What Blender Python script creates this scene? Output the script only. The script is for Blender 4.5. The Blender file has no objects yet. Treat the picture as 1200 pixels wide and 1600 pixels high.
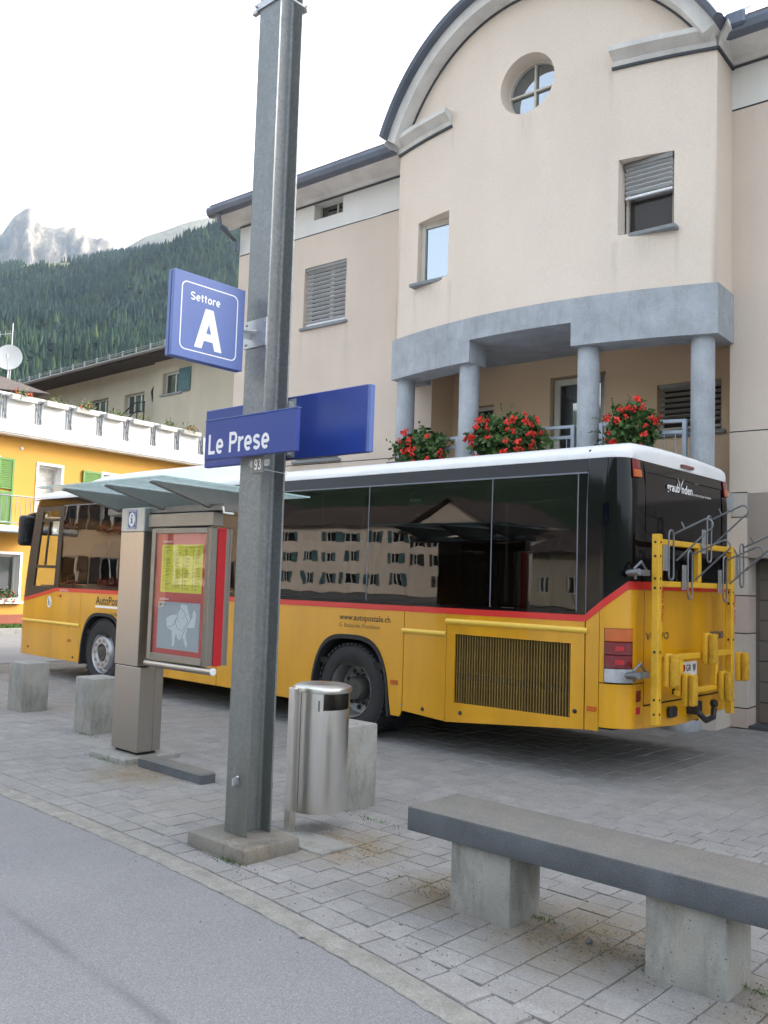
import bpy, bmesh, math, random
import numpy as np
from mathutils import Matrix, Vector
random.seed(7); rng = np.random.default_rng(7)
SC = bpy.context.scene; COL = SC.collection
PI = math.pi
# ---------------------------------------------------------------- camera, sky, sun, exposure
cam = bpy.data.cameras.new('camera'); co = bpy.data.objects.new('camera', cam); COL.objects.link(co)
YAW, PITCH, ROLL, H = -0.738834836, 0.0749649708, -0.0317237070, 1.68
_f = Vector((math.sin(YAW)*math.cos(PITCH), math.cos(YAW)*math.cos(PITCH), math.sin(PITCH)))
_r = Vector((math.cos(YAW), -math.sin(YAW), 0)); _d = _f.cross(_r)
_c, _s = math.cos(ROLL), math.sin(ROLL)
_R = _c*_r+_s*_d; _D = -_s*_r+_c*_d
M = Matrix((_R, -_D, -_f)).transposed().to_4x4(); M.translation = (0, 0, H); co.matrix_world = M
cam.sensor_fit = 'VERTICAL'; cam.sensor_height = 36; cam.lens = 1400/1600*36
cam.clip_start = .05; cam.clip_end = 20000
SC.camera = co
SUN_EL, SUN_AZ = math.radians(28), math.radians(24)       # azimuth from +Y towards +X
w = bpy.data.worlds.new('World'); SC.world = w; w.use_nodes = True
nt = w.node_tree; bg = nt.nodes['Background']
sky = nt.nodes.new('ShaderNodeTexSky'); sky.sky_type = 'NISHITA'; sky.sun_disc = False
sky.sun_elevation = SUN_EL; sky.sun_rotation = SUN_AZ
sky.air_density = 1.0; sky.dust_density = 5.0; sky.ozone_density = 1.0
hs = nt.nodes.new('ShaderNodeHueSaturation'); hs.inputs['Saturation'].default_value = .34
nt.links.new(sky.outputs[0], hs.inputs['Color']); nt.links.new(hs.outputs[0], bg.inputs[0])
bg.inputs[1].default_value = .12
sl = bpy.data.lights.new('sun', 'SUN'); so = bpy.data.objects.new('sun', sl); COL.objects.link(so)
sl.energy = .7; sl.angle = math.radians(16); sl.color = (1, .95, .88)
sd = Vector((math.sin(SUN_AZ)*math.cos(SUN_EL), math.cos(SUN_AZ)*math.cos(SUN_EL), math.sin(SUN_EL)))
so.rotation_euler = sd.to_track_quat('Z', 'Y').to_euler()
SC.view_settings.view_transform = 'Standard'; SC.view_settings.look = 'None'
SC.view_settings.exposure = 2.66; SC.view_settings.gamma = 1; SC.view_settings.use_curve_mapping = False
SC.render.engine = 'CYCLES'
SC.cycles.max_bounces = 8; SC.cycles.transparent_max_bounces = 16; SC.cycles.volume_bounces = 0
SC.cycles.use_denoising = True

# ---------------------------------------------------------------- materials
def nodes(name):
    m = bpy.data.materials.new(name); m.use_nodes = True
    n = m.node_tree; b = n.nodes['Principled BSDF']
    return m, n, b
def N(n, t, **k):
    x = n.nodes.new(t)
    for a, v in k.items():
        if a[0] == '_': setattr(x, a[1:], v)
        else: x.inputs[a.replace('_', ' ')].default_value = v
    return x
def ramp(n, src, stops):
    r = n.nodes.new('ShaderNodeValToRGB'); e = r.color_ramp.elements
    while len(e) < len(stops): e.new(.5)
    for i, (p, c) in enumerate(stops):
        e[i].position = p; e[i].color = (*c, 1) if len(c) == 3 else c
    n.links.new(src, r.inputs[0]); return r.outputs[0]
def mixc(n, f, a, b, mode='MIX'):
    m = n.nodes.new('ShaderNodeMix'); m.data_type = 'RGBA'; m.blend_type = mode
    for i, v in ((0, f), (6, a), (7, b)):
        if hasattr(v, 'is_output'): n.links.new(v, m.inputs[i])
        elif i == 0: m.inputs[0].default_value = v
        else: m.inputs[i].default_value = (*v, 1)
    return m.outputs[2]
def coords(n, kind='Object', scale=(1, 1, 1)):
    if kind == 'World': o = n.nodes.new('ShaderNodeNewGeometry').outputs['Position']
    else: o = n.nodes.new('ShaderNodeTexCoord').outputs[kind]
    mp = n.nodes.new('ShaderNodeMapping'); mp.inputs['Scale'].default_value = scale
    n.links.new(o, mp.inputs[0]); return mp.outputs[0]
def noise(n, vec, sc, det=4, rough=.6):
    t = N(n, 'ShaderNodeTexNoise', Scale=sc, Detail=det, Roughness=rough); n.links.new(vec, t.inputs['Vector']); return t.outputs[0]
def bump(n, b, h, st=.2, dist=.01):
    k = N(n, 'ShaderNodeBump', Strength=st, Distance=dist); n.links.new(h, k.inputs['Height']); n.links.new(k.outputs[0], b.inputs['Normal'])
def sc3(c, k): return tuple(min(1, max(0, x*k)) for x in c)
def pm(name, col, rough=.6, metal=0, var=.12, scale=2.5, grain=.06, gscale=60, bst=.0, bscale=80, coat=0, spec=.5, streak=None, kind='Object', rrand=0, irand=0):
    m, n, b = nodes(name)
    v = coords(n, kind)
    c = ramp(n, noise(n, v, scale, 5), [(.3, sc3(col, 1-var)), (.7, sc3(col, 1+var))])
    if grain:
        g = ramp(n, noise(n, v, gscale, 3), [(.3, (1-grain,)*3), (.7, (1+grain,)*3)])
        c = mixc(n, 1.0, c, g, 'MULTIPLY')
    if streak:
        s = ramp(n, noise(n, coords(n, kind, (1, 1, .12)), streak[1], 4), [(.42, (1,)*3), (.75, (1-streak[0],)*3)])
        c = mixc(n, 1.0, c, s, 'MULTIPLY')
    if rrand or irand:
        src = n.nodes.new('ShaderNodeObjectInfo').outputs['Random'] if rrand else n.nodes.new('ShaderNodeNewGeometry').outputs['Random Per Island']
        k = rrand or irand
        c = mixc(n, 1.0, c, ramp(n, src, [(0, (1-k,)*3), (1, (1+k,)*3)]), 'MULTIPLY')
    n.links.new(c, b.inputs['Base Color'])
    b.inputs['Roughness'].default_value = rough; b.inputs['Metallic'].default_value = metal
    b.inputs['Coat Weight'].default_value = coat; b.inputs['Coat Roughness'].default_value = .08
    b.inputs['Specular IOR Level'].default_value = spec
    if bst: bump(n, b, noise(n, v, bscale, 4), bst)
    return m
def drips(mat, spots):                                # rain streaks that run down the plaster from the ends of the sills
    n = mat.node_tree; b = n.nodes['Principled BSDF']; src = b.inputs['Base Color'].links[0].from_socket
    v = coords(n); sp = n.nodes.new('ShaderNodeSeparateXYZ'); n.links.new(v, sp.inputs[0]); tot = None
    def M_(op, a, b_=None, c=None):
        x = n.nodes.new('ShaderNodeMath'); x.operation = op
        for i, q in enumerate((a, b_, c)):
            if q is None: continue
            if hasattr(q, 'is_output'): n.links.new(q, x.inputs[i])
            else: x.inputs[i].default_value = q
        return x.outputs[0]
    def R_(src_, a, b_):
        x = n.nodes.new('ShaderNodeMapRange'); x.inputs[1].default_value = a; x.inputs[2].default_value = b_; x.inputs[3].default_value = 0; x.inputs[4].default_value = 1
        n.links.new(src_, x.inputs[0]); return x.outputs[0]
    for x0, z0, L, w_ in spots:
        k = M_('MULTIPLY', R_(M_('ABSOLUTE', M_('SUBTRACT', sp.outputs[0], x0)), w_, w_*.2), M_('MULTIPLY', R_(sp.outputs[2], z0-L, z0-.02), R_(sp.outputs[2], z0+.012, z0)))
        tot = k if tot is None else M_('MAXIMUM', tot, k)
    tot = M_('MULTIPLY', tot, ramp(n, noise(n, coords(n, 'Object', (14, 14, 1.2)), 2.5, 5), [(.35, (.15,)*3), (.65, (1,)*3)]))
    n.links.new(mixc(n, M_('MULTIPLY', tot, .26), src, (.26, .23, .20)), b.inputs['Base Color'])
def concrete(name, col, stain=(.62, .5, .32), amt=.3, dark=.5):
    m, n, b = nodes(name); v = coords(n)
    c = ramp(n, noise(n, v, 3, 6), [(.3, sc3(col, .82)), (.7, sc3(col, 1.15))])
    c = mixc(n, ramp(n, noise(n, coords(n, 'Object', (1, 1, .35)), 5, 5), [(.5, (0,)*3), (.8, (amt,)*3)]), c, sc3(stain, .45))
    c = mixc(n, ramp(n, noise(n, coords(n, 'Object', (1.6, 1.6, .5)), 4, 6, .7), [(.48, (0,)*3), (.72, (dark,)*3)]), c, sc3(col, .42))
    vo = N(n, 'ShaderNodeTexVoronoi', Scale=38, Randomness=1.0); n.links.new(v, vo.inputs['Vector'])
    p = ramp(n, vo.outputs['Distance'], [(.08, (.2,)*3), (.18, (1,)*3)])
    p = mixc(n, ramp(n, noise(n, v, 6, 3), [(.42, (0,)*3), (.55, (1,)*3)]), (1, 1, 1), p)
    c = mixc(n, .9, c, p, 'MULTIPLY')
    fine = ramp(n, noise(n, v, 150, 2), [(.3, (.86,)*3), (.7, (1.12,)*3)])
    c = mixc(n, 1.0, c, fine, 'MULTIPLY')
    n.links.new(c, b.inputs['Base Color']); b.inputs['Roughness'].default_value = .85
    hh = mixc(n, 1.0, p, noise(n, v, 45, 5), 'MULTIPLY'); bump(n, b, hh, .5, .006)
    return m
def metal_brushed(name, col, rough=.32, axis=(60, 60, 1), var=.08):
    m, n, b = nodes(name)
    v = coords(n, 'Object', axis); f = noise(n, v, 9, 3)
    n.links.new(ramp(n, f, [(.3, sc3(col, 1-var)), (.7, sc3(col, 1+var))]), b.inputs['Base Color'])
    b.inputs['Roughness'].default_value = rough
    b.inputs['Metallic'].default_value = 1; b.inputs['Anisotropic'].default_value = .5
    return m
def galv():
    m, n, b = nodes('galvanised_steel'); v = coords(n)
    vo = N(n, 'ShaderNodeTexVoronoi', Scale=55, Randomness=1.0); n.links.new(v, vo.inputs['Vector'])
    sp = n.nodes.new('ShaderNodeRGBToBW'); n.links.new(vo.outputs['Color'], sp.inputs[0])
    c = ramp(n, sp.outputs[0], [(.1, (.20, .212, .218)), (.9, (.27, .283, .288))])
    c = mixc(n, ramp(n, noise(n, coords(n, 'Object', (1, 1, .2)), 7, 6), [(.4, (0,)*3), (.75, (.75,)*3)]), c, (.19, .2, .19))
    sepn = n.nodes.new('ShaderNodeSeparateXYZ'); n.links.new(coords(n), sepn.inputs[0])
    lowm = n.nodes.new('ShaderNodeMapRange'); lowm.inputs[1].default_value = .1; lowm.inputs[2].default_value = 2.6; lowm.inputs[3].default_value = 1; lowm.inputs[4].default_value = 0
    n.links.new(sepn.outputs[2], lowm.inputs[0])
    grime = mixc(n, 1.0, lowm.outputs[0], ramp(n, noise(n, coords(n, 'Object', (1, 1, .25)), 5, 6), [(.25, (.1,)*3), (.7, (.85,)*3)]), 'MULTIPLY')
    c = mixc(n, grime, c, (.13, .135, .115))
    n.links.new(c, b.inputs['Base Color']); b.inputs['Roughness'].default_value = .5; b.inputs['Metallic'].default_value = .55
    bump(n, b, noise(n, v, 25, 4), .15, .004); return m
def glassy(name, tint, ior=1.7, rough=0.0):
    m = bpy.data.materials.new(name); m.use_nodes = True; n = m.node_tree; n.nodes.clear()
    out = n.nodes.new('ShaderNodeOutputMaterial'); mx = n.nodes.new('ShaderNodeMixShader')
    fr = N(n, 'ShaderNodeFresnel', IOR=ior); tr = n.nodes.new('ShaderNodeBsdfTransparent'); tr.inputs[0].default_value = (*tint, 1)
    gl = n.nodes.new('ShaderNodeBsdfGlossy'); gl.inputs['Roughness'].default_value = rough
    gb = n.nodes.new('ShaderNodeNewGeometry'); im = n.nodes.new('ShaderNodeMapRange'); im.inputs[3].default_value = ior; im.inputs[4].default_value = 1/ior
    n.links.new(gb.outputs['Backfacing'], im.inputs[0]); n.links.new(im.outputs[0], fr.inputs[0])   # same reflectance at both faces of the sheet
    bp = N(n, 'ShaderNodeBump', Strength=.07, Distance=.02)
    n.links.new(noise(n, coords(n), 1.3, 2), bp.inputs['Height']); n.links.new(bp.outputs[0], gl.inputs['Normal'])
    n.links.new(fr.outputs[0], mx.inputs[0]); n.links.new(tr.outputs[0], mx.inputs[1]); n.links.new(gl.outputs[0], mx.inputs[2])
    n.links.new(mx.outputs[0], out.inputs[0]); return m
def flat(name, col, rough=.5, metal=0): return pm(name, col, rough, metal, var=.04, grain=.02)

MT = {}
def mk():
    D = MT
    D['stucco'] = pm('cream_stucco', (.735, .632, .538), .9, var=.05, scale=.5, grain=.05, gscale=45, bst=.25, bscale=70, streak=(.05, 1.2))
    D['stucco_pink'] = pm('rose_stucco', (.655, .553, .468), .9, var=.05, scale=.6, grain=.05, gscale=45, bst=.25, bscale=70, streak=(.06, 1.2))
    D['stucco_loggia'] = pm('ochre_stucco', (.60, .435, .29), .9, var=.05, scale=.8, grain=.05, gscale=45, bst=.2, bscale=70)
    D['band_pink'] = pm('pink_band_render', (.53, .43, .375), .9, var=.06, grain=.06, bst=.2)
    D['band_grey'] = pm('grey_band_render', (.55, .485, .42), .9, var=.06, grain=.06, bst=.2)
    D['white_render'] = pm('white_render', (.74, .72, .69), .85, var=.04, scale=1, grain=.03, streak=(.08, 2))
    D['trim'] = pm('weathered_white_trim', (.66, .64, .61), .8, var=.1, scale=2, grain=.05, streak=(.18, 3))
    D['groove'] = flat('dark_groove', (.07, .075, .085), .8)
    D['roofmetal'] = pm('blue_grey_sheet_metal', (.13, .15, .19), .42, .5, var=.15)
    D['tile'] = pm('dark_roof_tile', (.11, .085, .075), .9, var=.3, scale=6, grain=.2)
    D['beam'] = concrete('blue_grey_concrete', (.38, .405, .44), (.3, .3, .3), .12, .35)
    D['concrete'] = concrete('weathered_concrete', (.30, .294, .272), (.62, .5, .34), .5, .85)
    D['base_concrete'] = concrete('rough_base_concrete', (.20, .185, .16), (.5, .36, .22), .7, .9)
    D['frame'] = pm('pale_window_frame', (.55, .52, .46), .5, var=.05)
    D['sill'] = pm('grey_sill', (.22, .235, .25), .7, var=.12)
    D['slat'] = pm('aluminium_slat', (.68, .69, .70), .4, .15, var=.05)
    D['slat_dim'] = pm('brown_grey_slat', (.40, .36, .31), .5, .2, var=.05)
    m, n, b = nodes('dark_window_glass'); b.inputs['Base Color'].default_value = (.018, .018, .02, 1); b.inputs['Roughness'].default_value = .03
    b.inputs['IOR'].default_value = 2.6; bump(n, b, noise(n, coords(n), 1.5, 2), .02, .02); D['glass'] = m
    m, n, b = nodes('coated_window_glass'); b.inputs['Base Color'].default_value = (.02, .025, .03, 1); b.inputs['Roughness'].default_value = .02; b.inputs['IOR'].default_value = 4.2; b.inputs['Specular Tint'].default_value = (.82, .92, 1, 1); D['glass_sky'] = m  # blue tint and high index put a brighter sky reflection into these panes
    m, n, b = nodes('shaded_window_glass'); b.inputs['Base Color'].default_value = (.045, .038, .034, 1); b.inputs['Roughness'].default_value = .06; b.inputs['Specular IOR Level'].default_value = .25; D['glass_dim'] = m
    D['curtain'] = pm('pale_curtain', (.45, .43, .40), .9, var=.3, scale=8)
    D['dark'] = flat('dark_interior', (.018, .017, .016), .9)
    D['garage'] = pm('brown_grey_door', (.15, .125, .105), .6, var=.08)
    D['yellow'] = pm('bus_yellow_paint', (.67, .32, .0015), .34, var=.05, scale=1.6, grain=.02, coat=.6, streak=(.2, 2.2))
    D['yellow_dk'] = pm('rack_yellow_paint', (.66, .37, .02), .5, var=.12, scale=6, grain=.08)
    D['foam'] = pm('yellow_brush_pad', (.55, .30, .02), .9, var=.2, scale=20, grain=.2, gscale=150, bst=.6, bscale=120)
    D['red'] = pm('red_stripe', (.62, .02, .015), .4, var=.04, grain=.02, coat=.4)
    D['black'] = pm('black_gloss_panel', (.003, .003, .0045), .08, var=.1, grain=0, coat=0, spec=.3)
    D['rubber'] = pm('black_rubber', (.022, .022, .024), .75, var=.2, scale=8, grain=.15, bst=.2)
    D['plastic'] = pm('black_plastic', (.018, .018, .02), .42, var=.1)
    D['busroof'] = pm('white_roof_paint', (.80, .81, .82), .35, var=.04, scale=2, grain=.02, streak=(.08, 3))
    D['tint'] = glassy('tinted_bus_glass', (.20, .19, .18), 1.56)
    D['clear'] = glassy('clear_cab_glass', (.86, .88, .86), 1.45)
    D['seat'] = pm('dark_seat_cloth', (.03, .03, .04), .9)
    D['busfloor'] = pm('grey_bus_lining', (.12, .12, .12), .9)
    D['greensign'] = flat('green_exit_plate', (.05, .4, .2))
    D['line'] = flat('grey_joint_line', (.16, .17, .21), .5)
    D['joint'] = flat('black_joint', (.012, .010, .008), .8)
    D['rim'] = pm('dull_silver_rim', (.48, .49, .51), .4, .85, var=.15, scale=8)
    D['rim_dirty'] = pm('dusty_rim', (.24, .235, .23), .55, .6, var=.3, scale=10)
    D['hubdark'] = pm('greasy_hub', (.05, .05, .045), .6, var=.4, scale=12)
    D['amber'] = pm('amber_lens', (.50, .10, .008), .15, var=.1, scale=14, coat=.5)
    D['redlens'] = pm('dark_red_lens', (.16, .006, .012), .12, var=.1, scale=14, coat=.5)
    D['redspot'] = flat('red_reflector', (.45, .02, .03), .2)
    D['clearlens'] = pm('clear_lens', (.42, .43, .45), .15, var=.2, scale=14, coat=.5)
    D['whiteplate'] = flat('white_plate', (.78, .78, .77), .4)
    D['white'] = flat('white_lettering', (.82, .82, .82), .5)
    D['ink'] = flat('black_lettering', (.012, .012, .012), .5)
    D['inkgrey'] = flat('thin_dark_lettering', (.10, .06, .01), .5)
    D['chrome'] = flat('chrome_lettering', (.6, .6, .6), .2, 1)
    D['rackrod'] = pm('galvanised_rod', (.20, .21, .225), .5, .6, var=.12, scale=9)
    D['galv'] = galv()
    D['steel'] = metal_brushed('brushed_stainless', (.72, .70, .67), .28, (60, 60, .6))
    D['steelk'] = metal_brushed('brushed_kiosk_steel', (.44, .41, .37), .34, (80, 80, .5), .06)
    D['steelcap'] = pm('matte_aluminium', (.50, .51, .52), .45, .7, var=.05)
    D['steeldark'] = pm('dark_steel_frame', (.21, .20, .19), .45, .6, var=.1)
    D['case'] = pm('case_grey_aluminium', (.30, .28, .25), .42, .7, var=.06)
    D['posterred'] = flat('poster_red', (.50, .05, .045), .35)
    D['casered'] = flat('case_red_panel', (.45, .012, .02), .4)
    D['posteryel'] = flat('timetable_yellow', (.68, .60, .03), .6)
    D['postergrey'] = flat('map_grey', (.36, .39, .42), .6)
    D['maplight'] = flat('map_pale', (.60, .63, .66), .6)
    D['caseglass'] = glassy('case_glass', (.93, .94, .94), 1.3)
    D['canopy'] = m = glassy('greenish_canopy_glass', (.84, .93, .92), 1.5); n = m.node_tree
    mx = [x for x in n.nodes if x.type == 'MIX_SHADER'][0]; old = mx.inputs[1].links[0].from_socket
    m2_ = n.nodes.new('ShaderNodeMixShader'); m2_.inputs[0].default_value = .5; tl_ = n.nodes.new('ShaderNodeBsdfTranslucent'); tl_.inputs[0].default_value = (.82, .92, .92, 1)
    n.links.new(old, m2_.inputs[1]); n.links.new(tl_.outputs[0], m2_.inputs[2]); n.links.new(m2_.outputs[0], mx.inputs[1])
    D['canopyedge'] = pm('pale_green_glass_edge', (.42, .58, .56), .2, var=.05)
    D['blue'] = pm('blue_sign_enamel', (.02, .05, .27), .32, var=.05, grain=.03, coat=.3)
    D['blue_fade'] = pm('faded_blue_enamel', (.105, .16, .40), .4, var=.06, grain=.04, coat=.2)
    D['bench'] = pm('dark_bench_slab', (.095, .102, .112), .72, var=.22, scale=4, grain=.22, gscale=140, bst=.35, bscale=130, spec=.35)
    # bench top is lighter and browner than its sides: mixed in on up-facing faces
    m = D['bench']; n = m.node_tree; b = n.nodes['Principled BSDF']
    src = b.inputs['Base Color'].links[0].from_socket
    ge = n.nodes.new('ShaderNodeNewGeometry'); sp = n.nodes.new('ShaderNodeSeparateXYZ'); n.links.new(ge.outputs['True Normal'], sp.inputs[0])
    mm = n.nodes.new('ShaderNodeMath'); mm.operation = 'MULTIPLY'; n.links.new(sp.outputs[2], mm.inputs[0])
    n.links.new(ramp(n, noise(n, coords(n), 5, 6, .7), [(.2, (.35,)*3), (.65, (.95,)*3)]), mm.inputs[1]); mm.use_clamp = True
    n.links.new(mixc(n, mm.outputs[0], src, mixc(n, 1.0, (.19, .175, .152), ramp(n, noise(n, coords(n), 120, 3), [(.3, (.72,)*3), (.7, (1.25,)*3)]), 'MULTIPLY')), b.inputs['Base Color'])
    D['yhouse'] = pm('warm_yellow_wall', (.52, .27, .045), .85, var=.04, scale=.8, grain=.03, bst=.1)
    D['whitewall'] = pm('bright_white_paint', (.70, .70, .69), .7, var=.03, grain=.02)
    D['plinthred'] = pm('brick_red_plinth', (.27, .085, .055), .9, var=.12)
    D['greenshut'] = pm('bright_green_shutter', (.085, .21, .03), .5, var=.06)
    D['rail'] = pm('grey_railing_paint', (.20, .22, .24), .5, .3)
    D['blackiron'] = pm('black_iron', (.025, .025, .028), .5, .4)
    D['railblue'] = pm('pale_blue_grey_railing', (.34, .38, .44), .5, .2)
    D['beige'] = pm('beige_render', (.47, .42, .325), .95, var=.07, scale=.5, grain=.05, streak=(.12, .8), bst=.2)
    D['teal'] = pm('teal_shutter', (.06, .13, .14), .6, var=.1)
    D['soffit'] = pm('dark_wood_soffit', (.05, .038, .032), .8, var=.25)
    D['planter'] = pm('fibre_cement_box', (.52, .50, .46), .8, var=.12)
    D['leaf'] = pm('geranium_leaf', (.05, .105, .022), .55, var=.3, scale=9, irand=.35)
    D['leafdry'] = pm('yellowing_leaf', (.20, .22, .05), .6, var=.35, scale=9, irand=.35)
    D['bloom'] = pm('scarlet_blossom', (.78, .045, .03), .6, var=.15, scale=30, irand=.2)
    D['dish'] = pm('white_dish', (.60, .60, .58), .5, var=.03)
    D['asphalt'] = None
mk()
def asphalt():
    m, n, b = nodes('worn_asphalt'); v = coords(n, 'World')
    c = ramp(n, noise(n, v, .9, 5), [(.3, (.200, .198, .203)), (.7, (.238, .235, .237))])
    vo = N(n, 'ShaderNodeTexVoronoi', Scale=210, Randomness=1.0); n.links.new(v, vo.inputs['Vector'])
    bw = n.nodes.new('ShaderNodeRGBToBW'); n.links.new(vo.outputs['Color'], bw.inputs[0])
    c = mixc(n, 1.0, c, ramp(n, bw.outputs[0], [(.1, (.78,)*3), (.6, (1,)*3), (.95, (1.35,)*3)]), 'MULTIPLY')
    # long tar seam / tyre-worn band running with the platform
    sp = n.nodes.new('ShaderNodeSeparateXYZ'); n.links.new(v, sp.inputs[0])
    wob = noise(n, v, 1.2, 4)
    ad = n.nodes.new('ShaderNodeMath'); ad.operation = 'MULTIPLY_ADD'; n.links.new(wob, ad.inputs[0]); ad.inputs[1].default_value = .07; n.links.new(sp.outputs[1], ad.inputs[2])
    ax = n.nodes.new('ShaderNodeMath'); ax.operation = 'MULTIPLY_ADD'; n.links.new(sp.outputs[0], ax.inputs[0]); ax.inputs[1].default_value = .06; n.links.new(ad.outputs[0], ax.inputs[2])
    seam = ramp(n, ax.outputs[0], [(.0, (1,)*3), (1, (1,)*3)])
    mr = n.nodes.new('ShaderNodeMath'); mr.operation = 'SUBTRACT'; n.links.new(ax.outputs[0], mr.inputs[0]); mr.inputs[1].default_value = 1.93
    ab = n.nodes.new('ShaderNodeMath'); ab.operation = 'ABSOLUTE'; n.links.new(mr.outputs[0], ab.inputs[0])
    dk = ramp(n, ab.outputs[0], [(0, (.70,)*3), (.012, (.80,)*3), (.05, (1,)*3)])
    c = mixc(n, ramp(n, noise(n, v, 2.1, 5), [(.35, (.2,)*3), (.6, (1,)*3)]), c, mixc(n, 1.0, c, dk, 'MULTIPLY'))
    n.links.new(c, b.inputs['Base Color']); b.inputs['Roughness'].default_value = .85
    bump(n, b, vo.outputs['Distance'], .5, .004); return m
MT['asphalt'] = asphalt()
def paver_mat(name, per):
    m, n, b = nodes(name); v = coords(n, 'World')
    r = n.nodes.new('ShaderNodeObjectInfo').outputs['Random'] if per == 'obj' else n.nodes.new('ShaderNodeNewGeometry').outputs['Random Per Island']
    c = ramp(n, r, [(0, (.240, .233, .226)), (.5, (.255, .247, .239)), (1, (.272, .263, .252))])
    c = mixc(n, 1.0, c, ramp(n, noise(n, v, 5, 6), [(.3, (.86,)*3), (.7, (1.12,)*3)]), 'MULTIPLY')
    vo = N(n, 'ShaderNodeTexVoronoi', Scale=170, Randomness=1.0); n.links.new(v, vo.inputs['Vector'])
    bw = n.nodes.new('ShaderNodeRGBToBW'); n.links.new(vo.outputs['Color'], bw.inputs[0])
    c = mixc(n, 1.0, c, ramp(n, bw.outputs[0], [(.1, (.82,)*3), (.6, (1,)*3), (.95, (1.3,)*3)]), 'MULTIPLY')
    # sand and soil washed onto the stones: round the bench legs, pole foot and along the kerb
    mask = None
    for (x, y, rad) in ((-2.25, 3.95, .62), (-1.1, 3.85, .55), (-3.05, 3.95, .45), (-4.0, 4.15, .5), (-6.6, 4.35, .6)):
        d = n.nodes.new('ShaderNodeVectorMath'); d.operation = 'DISTANCE'; n.links.new(v, d.inputs[0]); d.inputs[1].default_value = (x, y, 0)
        k = n.nodes.new('ShaderNodeMapRange'); k.inputs[1].default_value = rad; k.inputs[2].default_value = rad*.25; k.inputs[3].default_value = 0; k.inputs[4].default_value = 1
        n.links.new(d.outputs['Value'], k.inputs[0])
        if mask is None: mask = k.outputs[0]
        else:
            a = n.nodes.new('ShaderNodeMath'); a.operation = 'MAXIMUM'; n.links.new(mask, a.inputs[0]); n.links.new(k.outputs[0], a.inputs[1]); mask = a.outputs[0]
    mm = n.nodes.new('ShaderNodeMath'); mm.operation = 'MULTIPLY'; mm.use_clamp = True; n.links.new(mask, mm.inputs[0])
    n.links.new(ramp(n, noise(n, v, 7, 6, .7), [(.30, (0,)*3), (.54, (1,)*3)]), mm.inputs[1])
    c = mixc(n, mm.outputs[0], c, mixc(n, 1.0, (.225, .18, .12), ramp(n, noise(n, v, 60, 4), [(.3, (.65,)*3), (.7, (1.3,)*3)]), 'MULTIPLY'))
    c = mixc(n, ramp(n, noise(n, v, .8, 5), [(.5, (0,)*3), (.75, (.4,)*3)]), c, (.24, .215, .175))
    n.links.new(c, b.inputs['Base Color']); b.inputs['Roughness'].default_value = .85
    bump(n, b, noise(n, v, 90, 4), .4, .004); return m
MT['paver'] = paver_mat('concrete_paver', 'obj'); MT['paverfield'] = paver_mat('concrete_paver_field', 'isl')
MT['bedding'] = pm('joint_sand', (.155, .148, .13), .95, var=.25, scale=6, grain=.2, kind='World')
MT['kerb'] = pm('sandy_kerb_concrete', (.25, .238, .215), .9, var=.22, scale=9, grain=.22, gscale=120, bst=.6, bscale=60, kind='World', )
MT['ground'] = pm('valley_ground', (.19, .19, .19), .95, var=.2, scale=.3, kind='World')
MT['road'] = pm('grey_road', (.20, .20, .205), .9, var=.1, scale=.7, grain=.12, gscale=90, kind='World')
MT['grass'] = pm('lawn_green', (.06, .13, .02), .8, var=.3, scale=3, irand=.3)
MT['soil'] = pm('lawn_soil', (.05, .08, .02), .95, var=.3)
MT['grit'] = pm('loose_grit', (.12, .10, .07), .95, var=.3, irand=.5)

# ---------------------------------------------------------------- mesh helpers
def arcp(cx, cy, rx, ry, a0, a1, n=14): return [(cx+rx*math.cos(math.radians(a0+(a1-a0)*i/n)), cy+ry*math.sin(math.radians(a0+(a1-a0)*i/n))) for i in range(n+1)]
def glyph(ch, t):
    h = t/2; x = .73                                  # grotesque capitals and small letters, cap height 1
    if ch == 'L': return .56, [[(h, 0), (h, 1)], [(h, h), (.56, h)]]
    if ch == 'P': return .64, [[(h, 0), (h, 1)], [(h, 1-h), (.36, 1-h)]+arcp(.36, .70, .28-h, .30-h, 90, -90)[1:]+[(h, .40+h)]]
    if ch == 'e': return .60, [[(h, x*.5-.01), (.60-h, x*.5-.01)], arcp(.30, x/2, .30-h, x/2+.015-h, -6, 312, 26)]
    if ch == 'o': return .62, [arcp(.31, x/2, .31-h, x/2+.015-h, 0, 360, 30)]
    if ch == 'r': return .40, [[(h, 0), (h, x)], [(h, .38)]+arcp(.40, .42, .40-h, x-h-.42, 165, 88, 8)]
    if ch in 'sS':
        w_, hh = (.55, x) if ch == 's' else (.68, 1.0)
        q = (hh-2*h+.02)/4; rx = w_/2-h; c = w_/2
        return w_, [arcp(c, hh+.01-h-q, rx, q, 22, 205, 14)+[(c-rx*.55, hh*.5+q*.30), (c+rx*.55, hh*.5-q*.30)]+arcp(c, h-.01+q, rx, q, 25, -158, 14)]
    if ch == 't': return .38, [[(.17, .92), (.17, .2)]+arcp(.33, .2, .16, .2-h, 180, 262, 6), [(0, x-h*.8), (.36, x-h*.8)]]
    if ch == 'A': return .80, [('poly', [(0, 0), (.215, 0), (.505, 1), (.285, 1)]), ('poly', [(.8, 0), (.585, 0), (.295, 1), (.515, 1)]), [(.20, .295), (.60, .295)]]
    if ch == '9': return .56, [arcp(.28, .68, .28-h, .32-h, 0, 360, 24), arcp(.28, .32, .28-h, .32-h, -160, 0, 10)+[(.56-h, .68)]]
    if ch == '3': return .56, [arcp(.27, .75, .25-h, .25-h, 160, -90, 14), arcp(.27, .28, .29-h, .28-h, 90, -160, 14)]
    return .30, []
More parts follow.
